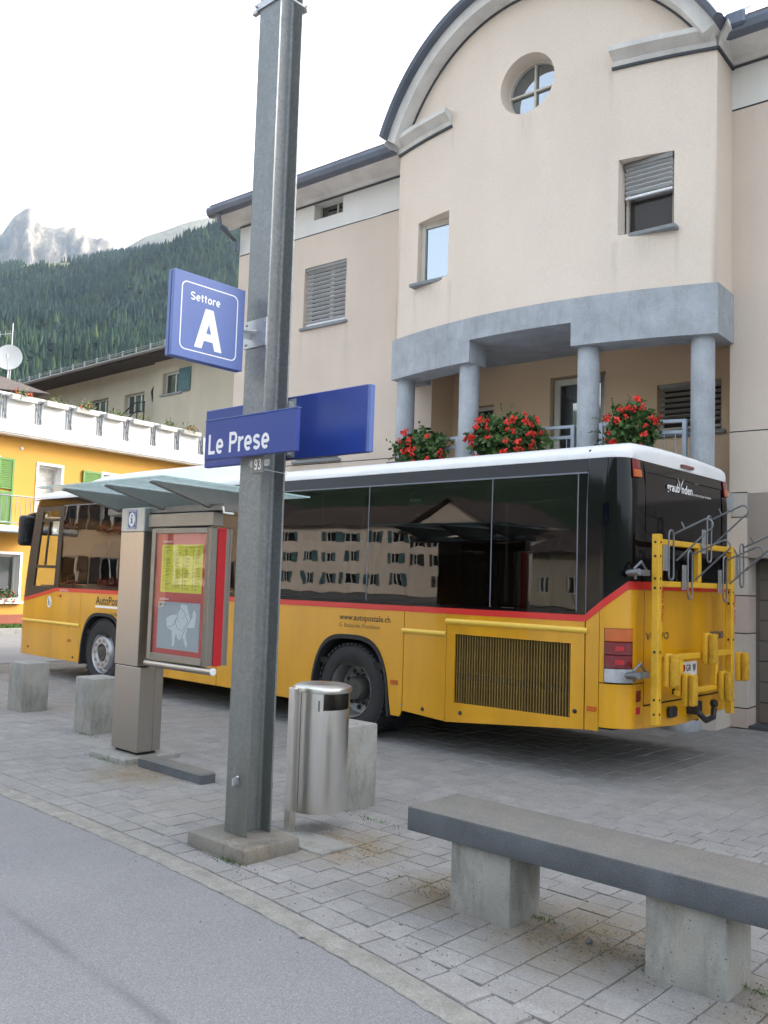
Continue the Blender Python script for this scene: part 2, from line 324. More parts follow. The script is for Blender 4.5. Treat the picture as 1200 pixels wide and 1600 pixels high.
def flat_letters(s_, mat, parent, at, right, up, cap, width, weight=.19, gap=.10):
    adv = 0; out = []
    for ch in s_:
        w_, st = glyph(ch, weight); out.append((adv, st)); adv += w_+gap
    kx = width/(adv-gap); g = MB(); R, U = Vector(right), Vector(up); Nn = R.cross(U); o = Vector(at); k = 0
    for ax, st in out:
        for pts in st:
            k += 1; L = []
            if pts[0] == 'poly':
                g.add([tuple(o+R*((ax+q[0])*kx)+U*(q[1]*cap)+Nn*(.0006+.00012*k)) for q in pts[1]], [(0, 1, 2, 3)]); continue
            closed = len(pts) > 20 and math.dist(pts[0], pts[-1]) < 1e-6
            for i, p in enumerate(pts):
                a = pts[i-1] if i else (pts[-2] if closed else p); b = pts[i+1] if i < len(pts)-1 else (pts[1] if closed else p)
                dx, dy = b[0]-a[0], b[1]-a[1]; l = math.hypot(dx, dy) or 1; nx, ny = -dy/l*weight/2, dx/l*weight/2
                if abs(dx) > abs(dy)*9 and False: pass
                L.append(((p[0]+nx, p[1]+ny), (p[0]-nx, p[1]-ny)))
            P3 = lambda q: tuple(o+R*((ax+q[0])*kx)+U*(q[1]*cap)+Nn*(.0006+.00012*k))
            for (a, b), (c, d) in zip(L, L[1:]): g.quad(P3(a), P3(b), P3(d), P3(c))
    return ob('lettering', g, mat, parent, smooth=0)
ORG = {}                                             # world origin of each root, so part meshes can be given in world metres
class MB:
    def __init__(s): s.v = []; s.f = []
    def add(s, vs, fs):
        o = len(s.v); s.v += [tuple(p) for p in vs]; s.f += [tuple(i+o for i in f) for f in fs]; return s
    def box(s, x0, x1, y0, y1, z0, z1):
        x0, x1 = min(x0, x1), max(x0, x1); y0, y1 = min(y0, y1), max(y0, y1); z0, z1 = min(z0, z1), max(z0, z1)
        return s.add([(x0, y0, z0), (x1, y0, z0), (x1, y1, z0), (x0, y1, z0), (x0, y0, z1), (x1, y0, z1), (x1, y1, z1), (x0, y1, z1)],
              [(3, 2, 1, 0), (4, 5, 6, 7), (0, 1, 5, 4), (1, 2, 6, 5), (2, 3, 7, 6), (3, 0, 4, 7)])
    def quad(s, a, b, c, d): return s.add([a, b, c, d], [(0, 1, 2, 3)])
    def prism(s, poly, fn, a, b):                    # poly 2-D, fn(p, q, t) -> xyz
        n = len(poly)
        vs = [fn(p, q, a) for p, q in poly]+[fn(p, q, b) for p, q in poly]
        fs = [tuple(range(n-1, -1, -1)), tuple(range(n, 2*n))]+[(i, (i+1) % n, n+(i+1) % n, n+i) for i in range(n)]
        return s.add(vs, fs)
    def sweep(s, rings, closed=False, cap=True):     # rings of equal length, each a closed loop
        n = len(rings[0]); vs = [p for r in rings for p in r]; fs = []
        m = len(rings)
        for i in range(m if closed else m-1):
            j = (i+1) % m
            for k in range(n): fs.append((i*n+k, i*n+(k+1) % n, j*n+(k+1) % n, j*n+k))
        if cap and not closed: fs += [tuple(range(n-1, -1, -1)), tuple((m-1)*n+k for k in range(n))]
        return s.add(vs, fs)
    def tube(s, pts, r, n=8, closed=False):
        pts = [Vector(p) for p in pts]; rings = []
        m = len(pts); up = None
        for i, p in enumerate(pts):
            if closed: t = (pts[(i+1) % m]-pts[i-1])
            else: t = pts[min(i+1, m-1)]-pts[max(i-1, 0)]
            t.normalize()
            if up is None: up = Vector((0, 0, 1)) if abs(t.z) < .9 else Vector((1, 0, 0))
            a = t.cross(up); 
            if a.length < 1e-6: a = t.cross(Vector((0, 1, 0)))
            a.normalize(); b = a.cross(t); up = b
            rr = r[i] if isinstance(r, (list, tuple)) else r
            rings.append([tuple(p+a*math.cos(2*PI*k/n)*rr+b*math.sin(2*PI*k/n)*rr) for k in range(n)])
        return s.sweep(rings, closed)
    def lathe(s, prof, cx, cy, cz, ax='z', n=24, cap=True):    # prof [(radius, along)]
        def P(r, h, a):
            u, v = r*math.cos(a), r*math.sin(a)
            return (cx+u, cy+v, cz+h) if ax == 'z' else (cx+u, cy+h, cz+v) if ax == 'y' else (cx+h, cy+u, cz+v)
        rings = [[P(r, h, 2*PI*k/n) for k in range(n)] for r, h in prof]
        return s.sweep(rings, cap=cap)
    def mesh(s, name, org=(0, 0, 0), bevel=0, smooth=30, seg=1):
        me = bpy.data.meshes.new(name)
        o = org
        me.from_pydata([(x-o[0], y-o[1], z-o[2]) for x, y, z in s.v], [], s.f)
        bm = bmesh.new(); bm.from_mesh(me)
        bmesh.ops.remove_doubles(bm, verts=bm.verts, dist=1e-5)
        bmesh.ops.recalc_face_normals(bm, faces=bm.faces)
        if bevel:
            es = [e for e in bm.edges if len(e.link_faces) == 2 and e.calc_face_angle(0) > .5]
            bmesh.ops.bevel(bm, geom=es, offset=bevel, segments=seg, affect='EDGES', profile=.5, clamp_overlap=True)
        bm.to_mesh(me); bm.free()
        if smooth:
            me.polygons.foreach_set('use_smooth', [True]*len(me.polygons)); me.set_sharp_from_angle(angle=math.radians(smooth))
        return me
def org_of(p):
    while p is not None:
        if p.name in ORG: return ORG[p.name]
        p = p.parent
    return (0, 0, 0)
def ob(name, mb, mat, parent=None, bevel=0, smooth=30, seg=1, kind=None, label=None):
    me = mb.mesh(name, org_of(parent), bevel, smooth, seg) if isinstance(mb, MB) else mb
    o = bpy.data.objects.new(name, me); COL.objects.link(o)
    if mat is not None and not me.materials: me.materials.append(MT[mat] if isinstance(mat, str) else mat)
    if parent: o.parent = parent
    if kind: o['kind'] = kind
    if label: o['label'] = label
    return o
def tag(o, label, cat=None, group=None, kind=None):
    o['label'] = label
    if cat: o['category'] = cat
    if group: o['group'] = group
    if kind: o['kind'] = kind
    return o
def thing(name, loc, label, cat, group=None, rz=0, world=True):
    o = bpy.data.objects.new(name, None); COL.objects.link(o); o.location = loc; o.rotation_euler = (0, 0, rz)
    o.empty_display_size = .2
    ORG[o.name] = loc if world else (0, 0, 0)
    return tag(o, label, cat, group)
def solo(name, mb, mat, base, label, cat, group=None, bevel=0, smooth=30, kind=None, seg=1):   # a thing that is one mesh
    me = mb.mesh(name, base, bevel, smooth, seg); o = bpy.data.objects.new(name, me); COL.objects.link(o); o.location = base
    me.materials.append(MT[mat]); ORG[o.name] = base
    return tag(o, label, cat, group, kind)
def copy_tree(o, parent=None):
    c = o.copy(); COL.objects.link(c)
    if parent: c.parent = parent
    for ch in list(o.children): copy_tree(ch, c)
    return c
def text(s, name, mat, parent, at, right, up, height=None, width=None, bold=0, align='LEFT', depth=.0008, label=None):
    """Real lettering: built from the font, turned into a mesh and laid on its panel. height = cap height, width squeezes the line."""
    cu = bpy.data.curves.new('lettering', 'FONT'); cu.body = s; cu.size = 1; cu.extrude = 0; cu.offset = bold; cu.resolution_u = 3
    t = bpy.data.objects.new('lettering', cu); COL.objects.link(t)
    dg = bpy.context.evaluated_depsgraph_get(); me = bpy.data.meshes.new_from_object(t.evaluated_get(dg))
    bpy.data.objects.remove(t); bpy.data.curves.remove(cu)
    vs = np.empty(len(me.vertices)*3); me.vertices.foreach_get('co', vs); vs = vs.reshape(-1, 3)
    mn, mx = vs.min(0), vs.max(0)
    k = height/.72 if height else width/(mx[0]-mn[0])
    kx = width/(mx[0]-mn[0]) if width else k
    R, U = Vector(right).normalized(), Vector(up).normalized(); Nn = R.cross(U)
    o = Vector(at)-Vector(org_of(parent)); off = mn[0] if align == 'LEFT' else (mn[0]+mx[0])/2
    out = [o+R*((p[0]-off)*kx)+U*(p[1]*k)+Nn*depth for p in vs]
    me.vertices.foreach_set('co', np.array([tuple(p) for p in out]).ravel())
    me.name = name
    x = ob(name, me, mat, parent)
    if label: x['label'] = label
    return x

# ================================================================ SETTING
from mathutils import noise as mn
def edge(x):                                          # the platform edge bends gently away to the right
    if x < -7: return 3.15
    if x > -1: return 3.15-.0028*216-.302*(x+1)
    return 3.15-.0028*(x+7)**3
def edge_slope(x): return (edge(x+.05)-edge(x-.05))/.1
def pix(p):
    v = Vector(p)-Vector((0, 0, H)); z = v.dot(_f)
    return (600+1400*v.dot(_R)/z, 800+1400*v.dot(_D)/z, z) if z > .05 else (-9e9, 0, -1)
g = MB(); S = 4300
g.quad((-S, -S, -.09), (S, -S, -.09), (S, S, -.09), (-S, S, -.09))
ob('ground', g, 'ground', kind='structure', smooth=0)
g = MB(); xs = [-30+.5*i for i in range(90)]          # asphalt platform with a curved edge, 8 cm of real thickness
for a, b in zip(xs, xs[1:]):
    g.quad((a, -14, -.004), (b, -14, -.004), (b, edge(b), -.004), (a, edge(a), -.004))
    g.quad((a, edge(a), -.004), (b, edge(b), -.004), (b, edge(b), -.085), (a, edge(a), -.085))
g.quad((-30, -14, -.004), (-30, -14, -.085), (14.5, -14, -.085), (14.5, -14, -.004))
ob('platform', g, 'asphalt', kind='structure', smooth=0)
g = MB()
for a, b in zip(xs, xs[1:]): g.quad((a, edge(a)+.002, -.014), (b, edge(b)+.002, -.014), (b, 30, -.014), (a, 30, -.014))
pav = ob('pavement', g, 'bedding', kind='structure', smooth=0)
g = MB().box(-60, -15.6, -30, 10.86, -.08, -.006)
ob('street', g, 'road', kind='structure', smooth=0)
# kerb strip along the asphalt
g = MB(); xk = -22.0; rows = []
while xk < 6:                                         # one poured strip with a broken edge towards the asphalt
    e = edge(xk); j = lambda q: random.uniform(-q, q)
    rows.append([(xk, e-.004+j(.010), -.03), (xk, e+.001+j(.008), .001+j(.0015)), (xk, e+.03+j(.006), .004+j(.0015)), (xk, e+.075+j(.01), .004+j(.002)), (xk, e+.12+j(.006), .003+j(.0015)), (xk, e+.146+j(.004), -.001), (xk, e+.148, -.03)])
    xk += .035
g.sweep(rows, cap=False); ks = ob('kerb_strip', g, 'kerb', pav, smooth=40)
# pavers: edge course, columns across, a belt of courses lengthways, then columns again under the bus
P = []
def run(a, b, lo, hi):
    out = []; t = a-random.uniform(0, hi)
    while t < b:
        L = random.choice((lo, (lo+hi)/2, hi))
        if b-(t+L) < .08: L = b-t
        if t+L > a+.06: out.append((max(t, a) if out else a, t+L))
        t += L
    return out
for a, b in run(-14, 1.6, .18, .26):
    xc = (a+b)/2; P.append((xc, edge(xc)+.155+.083, b-a, .166, math.atan(edge_slope(xc))))
PITCH_A = .189
for i in range(-74, 9):
    x0 = i*PITCH_A; xc = x0+PITCH_A/2
    for a, b in run(edge(xc)+.325, 4.42, .145, .19): P.append((xc, (a+b)/2, PITCH_A, b-a, 0))
y = 4.42
while y < 6.4:
    for a, b in run(-14, 1.6, .17, .23): P.append(((a+b)/2, y+.0825, b-a, .165, 0))
    y += .165
for i in range(-74, 9):
    x0 = i*.19; xc = x0+.095
    for a, b in run(y, 11.2, .16, .25): P.append((xc, (a+b)/2, .19, b-a, 0))
vis = []
for i, (x, yy, lx, ly, r) in enumerate(P):
    q = pix((x, yy, 0))
    if -30 < q[0] < 1230 and 0 < q[1] < 1640: vis.append((q[2], i))
vis.sort(); near = {i for _, i in vis[:296]}
pm_ = MB().box(-.5, .5, -.5, .5, -.045, 0).mesh('paver', bevel=.015); pm_.materials.append(MT['paver'])
far = MB(); GAP = .0038
for i, (x, yy, lx, ly, r) in enumerate(P):
    dz = random.uniform(-.003, .002)
    if i in near:
        o = bpy.data.objects.new('paver', pm_); COL.objects.link(o); o.parent = pav
        o.location = (x, yy, dz); o.scale = (lx-GAP*random.uniform(.5, 1.3), ly-GAP*random.uniform(.5, 1.3), 1)
        o.rotation_euler = (random.uniform(-.008, .008), random.uniform(-.008, .008), r+random.uniform(-.006, .006))
    else:
        hx, hy = (lx-GAP)/2, (ly-GAP)/2; e = .005; c, s = math.cos(r), math.sin(r)
        def T(px, py, pz): return (x+px*c-py*s, yy+px*s+py*c, pz)
        lo = [T(a*hx, b*hy, -.04) for a, b in ((-1, -1), (1, -1), (1, 1), (-1, 1))]
        mi = [T(a*hx, b*hy, dz-e) for a, b in ((-1, -1), (1, -1), (1, 1), (-1, 1))]
        hi = [T(a*(hx-e), b*(hy-e), dz) for a, b in ((-1, -1), (1, -1), (1, 1), (-1, 1))]
        far.add(lo+mi+hi, [(8, 9, 10, 11)]+[(k, (k+1) % 4, 4+(k+1) % 4, 4+k) for k in range(4)]+[(4+k, 4+(k+1) % 4, 8+(k+1) % 4, 8+k) for k in range(4)])
me = bpy.data.meshes.new('paver_field'); me.from_pydata(far.v, [], far.f); me.materials.append(MT['paverfield'])
pf = bpy.data.objects.new('paver_field', me); COL.objects.link(pf); pf.parent = pav; pf['kind'] = 'stuff'
# ---- hills, ridge, peak
def interp(x, pts):
    if x <= pts[0][0]: return pts[0][1]
    for (a, u), (b, v) in zip(pts, pts[1:]):
        if x <= b: return u+(v-u)*(x-a)/(b-a)
    return pts[-1][1]
def fbm(x, y, z, o=5): return mn.fractal(Vector((x, y, z)), .9, 2.1, o)
FOREST = [(-110, 15), (-80, 16.4), (-66.4, 17.5), (-62.9, 18.15), (-59.5, 19.1), (-58, 19.6), (-56, 20.1), (-54, 20.3), (-50, 20.7), (-30, 20), (0, 17)]
RC = 1500.
def forest_h(azd, r):
    e = interp(azd, FOREST); hc = math.tan(math.radians(e))*RC
    t = (r-240)/(RC-240)
    x, yv = math.sin(math.radians(azd))*r, math.cos(math.radians(azd))*r
    n_ = 48*fbm(x/240, yv/240, 0, 4)*min(1, max(0, t)*3)*max(.15, min(1, (1-t)*4)) if t < 1 else 0
    if t <= 0: return -.1
    if t <= 1: return hc*(t**1.04)+n_
    return hc*max(.2, 1-(t-1)*1.2)
def meadow(azd, r):
    x, yv = math.sin(math.radians(azd))*r, math.cos(math.radians(azd))*r
    m = 1-abs((azd+63.5)/4.2)-abs((r-1370)/230)+.5*fbm(x/60, yv/60, 3, 3)
    return m
def polar(name, azs, rs, hf, mat, kind='structure', attr=None):
    vs = [(math.sin(math.radians(a))*r, math.cos(math.radians(a))*r, hf(a, r)) for a in azs for r in rs]
    n = len(rs); fs = [(i*n+j, i*n+j+1, (i+1)*n+j+1, (i+1)*n+j) for i in range(len(azs)-1) for j in range(n-1)]
    me = bpy.data.meshes.new(name); me.from_pydata(vs, [], fs); me.polygons.foreach_set('use_smooth', [True]*len(fs))
    if attr:
        at = me.attributes.new('cover', 'FLOAT', 'POINT'); at.data.foreach_set('value', [attr(a, r) for a in azs for r in rs])
    o = bpy.data.objects.new(name, me); COL.objects.link(o); me.materials.append(mat); o['kind'] = kind
    return o
m, n, b = nodes('forest_floor'); at = N(n, 'ShaderNodeAttribute'); at.attribute_name = 'cover'
n.links.new(mixc(n, ramp(n, at.outputs['Fac'], [(.2, (0,)*3), (.32, (1,)*3)]), (.014, .028, .018), (.17, .17, .07)), b.inputs['Base Color']); b.inputs['Roughness'].default_value = 1
polar('hillside', [-112+.8*i for i in range(140)], [200, 240]+[260+40*i for i in range(32)]+[1540, 1700, 2000], forest_h, m, attr=meadow)
m2 = pm('bare_alpine_slope', (.23, .22, .17), 1, var=.3, scale=.006, grain=.2, gscale=.05, kind='World')
RIDGE = [(-90, 15), (-61, 18.2), (-59.5, 19.3), (-58, 20.35), (-57, 20.7), (-56.1, 21.16), (-55.3, 21.45), (-54, 21.85), (-52.3, 22.3), (-49, 22.9), (-30, 21), (0, 18)]
polar('alpine_ridge', [-70+.7*i for i in range(90)], [1700+60*i for i in range(16)], lambda a, r: (math.tan(math.radians(interp(a, RIDGE)))*2300*(1-max(0, abs(r-2300))/900)+14*fbm(a, r/120, 2, 5)*min(1, abs(r-2300)/200)) if r <= 2300 else math.tan(math.radians(interp(a, RIDGE)))*2300*(1-(r-2300)/900), m2)
PEAK = [(-90, 15), (-74, 18.6), (-70, 18.3), (-67.5, 18.9), (-66.5, 19.14), (-65.9, 20.2), (-65.4, 20.7), (-65.0, 20.9), (-64.8, 20.85), (-64.6, 20.3), (-64.2, 20.05), (-63.7, 19.95), (-63.0, 20.2), (-62.2, 20.28), (-61.6, 20.0), (-61.1, 19.7), (-60.7, 19.95), (-60.3, 19.75), (-59.6, 19.2), (-58.5, 18), (-55, 16), (-45, 15)]
def peak_h(a, r):
    hc = math.tan(math.radians(interp(a, PEAK)))*3300; t = (r-2400)/900
    x = a*1.5; rid = mn.ridged_multi_fractal(Vector((x*1.9+t*2.2, t*1.7, 5)), .85, 2.2, 7, .9, 2.)-1.1
    if t <= 1: return hc*(.32+.68*t)+210*rid*(1-t)**.7*min(1, t*4)+36*fbm(x*5, t*9, 1, 5)*(1-t)**.5
    return hc*(1-(t-1)*.9)
m, n, b = nodes('pale_rock'); v = coords(n, 'World')
c = ramp(n, noise(n, v, .009, 9, .72), [(.36, (.07, .066, .066)), (.5, (.19, .162, .13)), (.62, (.36, .295, .22))])
sp = n.nodes.new('ShaderNodeSeparateXYZ'); n.links.new(v, sp.inputs[0])
n.links.new(c, b.inputs['Base Color']); b.inputs['Roughness'].default_value = 1
bump(n, b, noise(n, v, .02, 8, .7), .8, 25)
polar('rocky_peak', [-82+.2*i for i in range(190)], [2400+16*i for i in range(70)], peak_h, m)
# hills round the rest of the valley (seen only as reflections), lowered on the right to light the bus tail
mb_ = pm('far_wooded_hill', (.03, .055, .025), 1, var=.5, scale=.02, grain=.4, gscale=.12, kind='World')
polar('valley_hills', [-8+4*i for i in range(66)], [260, 330, 420, 560, 720, 900], lambda a, r: max(-.1, (r-280)*.47*(.3 if 15 < a < 125 else .45 if a < 15 or a < 145 else 1)*(.85+.2*math.sin(math.radians(a)*3))+18*fbm(a/9, r/150, 4, 4)*(r > 300)), mb_)
# the conifer wood: far off, one mass; every crown a ragged stack of cones
cnt = 0; tv = []; tf = []
m, n, b = nodes('haze_tinted_needles'); rp = n.nodes.new('ShaderNodeNewGeometry').outputs['Random Per Island']
c = ramp(n, rp, [(0, (.013, .030, .030)), (.5, (.024, .047, .040)), (.85, (.038, .066, .044)), (1, (.065, .09, .04))])  # blue in the needle colours paints in the distance haze
c = mixc(n, 1.0, c, ramp(n, noise(n, coords(n, 'World'), .006, 4), [(.35, (.55, .62, .75)), (.6, (1.25, 1.2, .95))]), 'MULTIPLY')
n.links.new(c, b.inputs['Base Color']); b.inputs['Roughness'].default_value = 1; b.inputs['Specular IOR Level'].default_value = .1
while cnt < 26000:
    a = random.uniform(-74, -47); r = math.sqrt(random.uniform(330**2, 1490**2))
    if meadow(a, r) > .25: continue
    if r > 1380 and random.random() < .25: continue
    x, yv = math.sin(math.radians(a))*r, math.cos(math.radians(a))*r; z = forest_h(a, r)-1
    hh = random.uniform(10, 17)*(1-.2*(r > 1300)); rad = hh*random.uniform(.13, .2); o_ = len(tv); k = 6
    big = random.random() < .18
    if big: hh *= .75; rad *= 1.5
    for q, (z0, z1, rr) in enumerate(((.08, .62, 1), (.38, 1.0, .66)) if not big else ((.1, .8, 1), (.4, 1.0, .8))):
        o_ = len(tv); ph = random.uniform(0, 2)
        for i in range(k):
            an = ph+2*PI*i/k; j = random.uniform(.7, 1.25)
            tv.append((x+math.cos(an)*rad*rr*j, yv+math.sin(an)*rad*rr*j, z+hh*(z0+random.uniform(0, .07))))
        tv.append((x+random.uniform(-.4, .4), yv+random.uniform(-.4, .4), z+hh*z1))
        tf += [(o_+i, o_+(i+1) % k, o_+k) for i in range(k)]
    cnt += 1
me = bpy.data.meshes.new('conifer_wood'); me.from_pydata(tv, [], tf); me.materials.append(m)
o = bpy.data.objects.new('conifer_wood', me); COL.objects.link(o)
tag(o, 'dark blue green conifer wood covering the mountainside behind the houses', kind='stuff')
# haze: one closed volume round everything
HAZE = 0.00008
g = MB().box(-4400, 4400, -4400, 4400, -1.2, 1750)
m = bpy.data.materials.new('haze'); m.use_nodes = True; n = m.node_tree; n.nodes.clear(); out = n.nodes.new('ShaderNodeOutputMaterial')
pv = n.nodes.new('ShaderNodeVolumePrincipled'); pv.inputs['Density'].default_value = HAZE; pv.inputs['Color'].default_value = (.62, .80, 1, 1); pv.inputs['Anisotropy'].default_value = 0
n.links.new(pv.outputs[0], out.inputs['Volume'])
hz = ob('haze', g, m, kind='stuff', smooth=0); tag(hz, 'thin blue mountain haze filling the valley air', kind='stuff')

# ================================================================ BUILDINGS
def walls(mb, f, xs, zb, zt, holes):
    """f(x, z) -> point. Wall between zb and zt (numbers or functions of x) with openings (x0, x1, lo, hi)."""
    F = lambda q, x: q(x) if callable(q) else q
    xs = sorted(set([round(x, 5) for x in xs]+[round(e, 5) for h in holes for e in h[:2] if min(xs) < e < max(xs)]))
    for a, b in zip(xs, xs[1:]):
        mid = (a+b)/2; cur = zb
        for h in sorted([h for h in holes if h[0] <= mid <= h[1]], key=lambda h: F(h[2], mid)):
            if F(h[2], mid) > F(cur, mid)+1e-4: mb.quad(f(a, F(cur, a)), f(b, F(cur, b)), f(b, F(h[2], b)), f(a, F(h[2], a)))
            cur = h[3]
        if F(zt, mid) > F(cur, mid)+1e-4: mb.quad(f(a, F(cur, a)), f(b, F(cur, b)), f(b, F(zt, b)), f(a, F(zt, a)))
def reveal(mb, x0, x1, z0, z1, y0, y1, d=.2):         # sides of a rectangular opening; y0, y1 = wall surface at its two jambs
    mb.quad((x0, y0, z0), (x0, y0+d, z0), (x0, y0+d, z1), (x0, y0, z1)); mb.quad((x1, y1, z0), (x1, y1, z1), (x1, y1+d, z1), (x1, y1+d, z0))
    mb.quad((x0, y0, z1), (x0, y0+d, z1), (x1, y1+d, z1), (x1, y1, z1)); mb.quad((x0, y0, z0), (x1, y1, z0), (x1, y1+d, z0), (x0, y0+d, z0))
SLAT = {}
def slat_mesh(L, mat):
    k = (round(L, 3), mat)
    if k not in SLAT:
        c, s = math.cos(-.42), math.sin(-.42); w_, t = .033, .0035
        pr = [(-w_*c-t*s, -w_*s+t*c), (0-t*s, 0+t*c+.004), (w_*c-t*s, w_*s+t*c), (w_*c+t*s, w_*s-t*c), (0+t*s, .004-t*c), (-w_*c+t*s, -w_*s-t*c)]
        g = MB().prism(pr, lambda p, q, t_: (t_, p, q), -L/2, L/2); me = g.mesh('slat'); me.materials.append(MT[mat]); SLAT[k] = me
    return SLAT[k]
def window(par, x0, x1, z0, z1, y, mull=(), trans=(), fw=.06, frame='frame', glass='glass', blind=None, sill=None, name='window', slat='slat', yw=None):
    """Frame ring + glazing bars (the part), with pane, sill and blind slats as its pieces. y = frame front plane."""
    g = MB(); d = .06
    if blind and glass == 'glass': glass = 'glass_dim'
    g.box(x0, x0+fw, y, y+d, z0, z1); g.box(x1-fw, x1, y, y+d, z0, z1)
    g.box(x0+fw, x1-fw, y, y+d, z1-fw, z1); g.box(x0+fw, x1-fw, y, y+d, z0, z0+fw)
    for q in mull: g.box(q-fw*.5, q+fw*.5, y+.003, y+d-.003, z0+fw, z1-fw)
    cuts = [x0+fw]+[c for q in mull for c in (q-fw*.5, q+fw*.5)]+[x1-fw]
    for q in trans:
        for a, b in zip(cuts[::2], cuts[1::2]): g.box(a, b, y+.006, y+d-.006, q-.02, q+.02)
    w_ = ob(name, g, frame, par, bevel=.006)
    for a, b in zip(cuts[::2], cuts[1::2]):
        ob('pane', MB().box(a, b, y+.03, y+.042, z0+fw, z1-fw), glass, w_)
    if sill: ob('sill', MB().box(x0-.06, x1+.06, (yw if yw is not None else y-.2)-.05, y-.002, z0-.058, z0-.005), 'sill', w_, bevel=.008)
    if blind:
        b0, b1, pitch = blind; zz = b1-.03; me = slat_mesh(x1-x0-.05, slat)
        ob('blind_box', MB().box(x0+.015, x1-.015, y-.115, y-.02, b1-.012, b1+.05), 'steeldark', w_)
        while zz > b0:
            o = bpy.data.objects.new('slat', me); COL.objects.link(o); o.parent = w_; o.location = ((x0+x1)/2, y-.065, zz); zz -= pitch
        ob('bottom_rail', MB().box(x0+.025, x1-.025, y-.09, y-.04, b0-.06, b0-.025), slat, w_, bevel=.004)
    return w_
drips(MT['stucco'], [(-4.56, 6.12, .7, .05), (-3.80, 6.12, 1.0, .06), (-4.2, 6.12, .4, .3), (-1.21, 6.14, .9, .06), (-.45, 6.14, .7, .05), (-.83, 6.14, .4, .35), (-2.5, 8.23, .7, .18), (-3.80, 8.47, .5, .05), (-1.28, 8.47, .55, .05)])
drips(MT['stucco_pink'], [(-7.70, 6.10, .8, .06), (-6.60, 6.10, 1.0, .06), (-7.1, 6.10, .4, .5), (-7.76, 3.66, .5, .06), (-6.62, 3.66, .6, .06)])
# ---------------------------------------------------------------- corner building behind the bus (local x along its facade)
BR = math.radians(3.5)
bld = thing('corner_building', (-4.35, 11.275, 0), 'cream rendered building with arched gable bay, round window and columned balcony', 'building', rz=BR, world=False)
CX, HW = -2.52, 2.52
def vw(x): return -.58-.42*(1-((min(max(x, -5.04), 0)-CX)/HW)**2)
AC, AR = 7.16, 2.79                                   # arch centre height and inner radius
def archz(x, r=AR): return AC+math.sqrt(max(0, r*r-(x-CX)**2))
bx = [-5.04+5.04*i/48 for i in range(49)]
# bay wall with round window and two square ones
RX, RZ, RR = -2.50, 8.665, .43
rx = [RX+RR*math.sin(PI*(-.5+i/24)) for i in range(25)]
lo = lambda x: RZ-math.sqrt(max(0, RR*RR-(x-RX)**2)); hi = lambda x: RZ+math.sqrt(max(0, RR*RR-(x-RX)**2))
W1, W2 = (-4.52, -3.84, 6.20, 7.20), (-1.17, -.485, 6.22, 7.23)
g = MB()
walls(g, lambda x, z: (x, vw(x), z), bx+rx, 5.46, lambda x: max(8.7, archz(x, AR+.12)), [W1, W2]+[(a, b, lo, hi) for a, b in zip(rx, rx[1:])])
for W in (W1, W2): reveal(g, *W, vw(W[0]), vw(W[1]), .22)
for i in range(48):
    a, b = 2*PI*i/48, 2*PI*(i+1)/48
    pa, pb = [(RX+RR*math.cos(t), RZ+RR*math.sin(t)) for t in (a, b)]
    g.quad((pa[0], vw(pa[0]), pa[1]), (pb[0], vw(pb[0]), pb[1]), (pb[0], vw(pb[0])+.3, pb[1]), (pa[0], vw(pa[0])+.3, pa[1]))
g.quad((0, -.58, 5.46), (0, 0, 5.46), (0, 0, 8.9), (0, -.58, 8.9)); g.quad((-5.04, -.58, 5.46), (-5.04, -.58, 8.9), (-5.04, 0, 8.9), (-5.04, 0, 5.46))
ob('bay_wall', g, 'stucco', bld, smooth=20)
# round window
yr = vw(RX)+.27
g = MB(); ring = []
for i in range(48):
    t = 2*PI*i/48; c, s = math.cos(t), math.sin(t)
    ring.append([(RX+c*(RR+.01), yr-.03, RZ+s*(RR+.01)), (RX+c*(RR-.035), yr-.03, RZ+s*(RR-.035)), (RX+c*(RR-.035), yr+.03, RZ+s*(RR-.035)), (RX+c*(RR+.01), yr+.03, RZ+s*(RR+.01))])
g.sweep(ring, closed=True)
g.box(RX-.014, RX+.014, yr-.025, yr+.02, RZ-RR+.03, RZ+RR-.03); g.box(RX-RR+.03, RX-.014, yr-.022, yr+.018, RZ-.014, RZ+.014); g.box(RX+.014, RX+RR-.03, yr-.022, yr+.018, RZ-.014, RZ+.014)
rw = ob('round_window', g, 'frame', bld)
ob('pane', MB().prism([(RX+RR*math.cos(2*PI*i/40), RZ+RR*math.sin(2*PI*i/40)) for i in range(40)], lambda p, q, t: (p, t, q), yr+.021, yr+.03), 'glass_sky', rw)
window(bld, W1[0]+.0, W1[1], W1[2]+.02, W1[3], vw(-4.2)+.16, fw=.085, sill=True, yw=vw(-4.2), glass='glass_sky')
window(bld, W2[0], W2[1], W2[2]+.02, W2[3], vw(-.8)+.17, fw=.05, sill=True, yw=vw(-.8), blind=(6.80, 7.17, .063))
# concrete beam following the curve, notched in the middle, and its returns
g = MB()
def beamring(x, zb): return [(x, vw(x)-.03, zb), (x, vw(x)-.03, 5.458), (x, vw(x)+.42, 5.458), (x, vw(x)+.42, zb)]
def arc(a, b, n): return [a+(b-a)*i/n for i in range(n+1)]
g.sweep([beamring(x, 4.82) for x in arc(-5.07, -3.36, 12)]); g.sweep([beamring(x, 5.135) for x in arc(-3.36, -1.76, 12)]); g.sweep([beamring(x, 4.82) for x in arc(-1.76, .03, 12)])
g.box(-.36, .03, vw(0)+.421, -.002, 4.82, 5.458); g.box(-5.07, -4.73, vw(0)+.421, -.002, 4.82, 5.458)
ob('beam', g, 'beam', bld, smooth=25)
g = MB()
for a, b in zip(arc(-4.73, -.36, 14), arc(-4.73, -.36, 14)[1:]): g.quad((a, vw(a)+.421, 5.14), (b, vw(b)+.421, 5.14), (b, .62, 5.14), (a, .62, 5.14))
ob('balcony_ceiling', g, 'beam', bld)
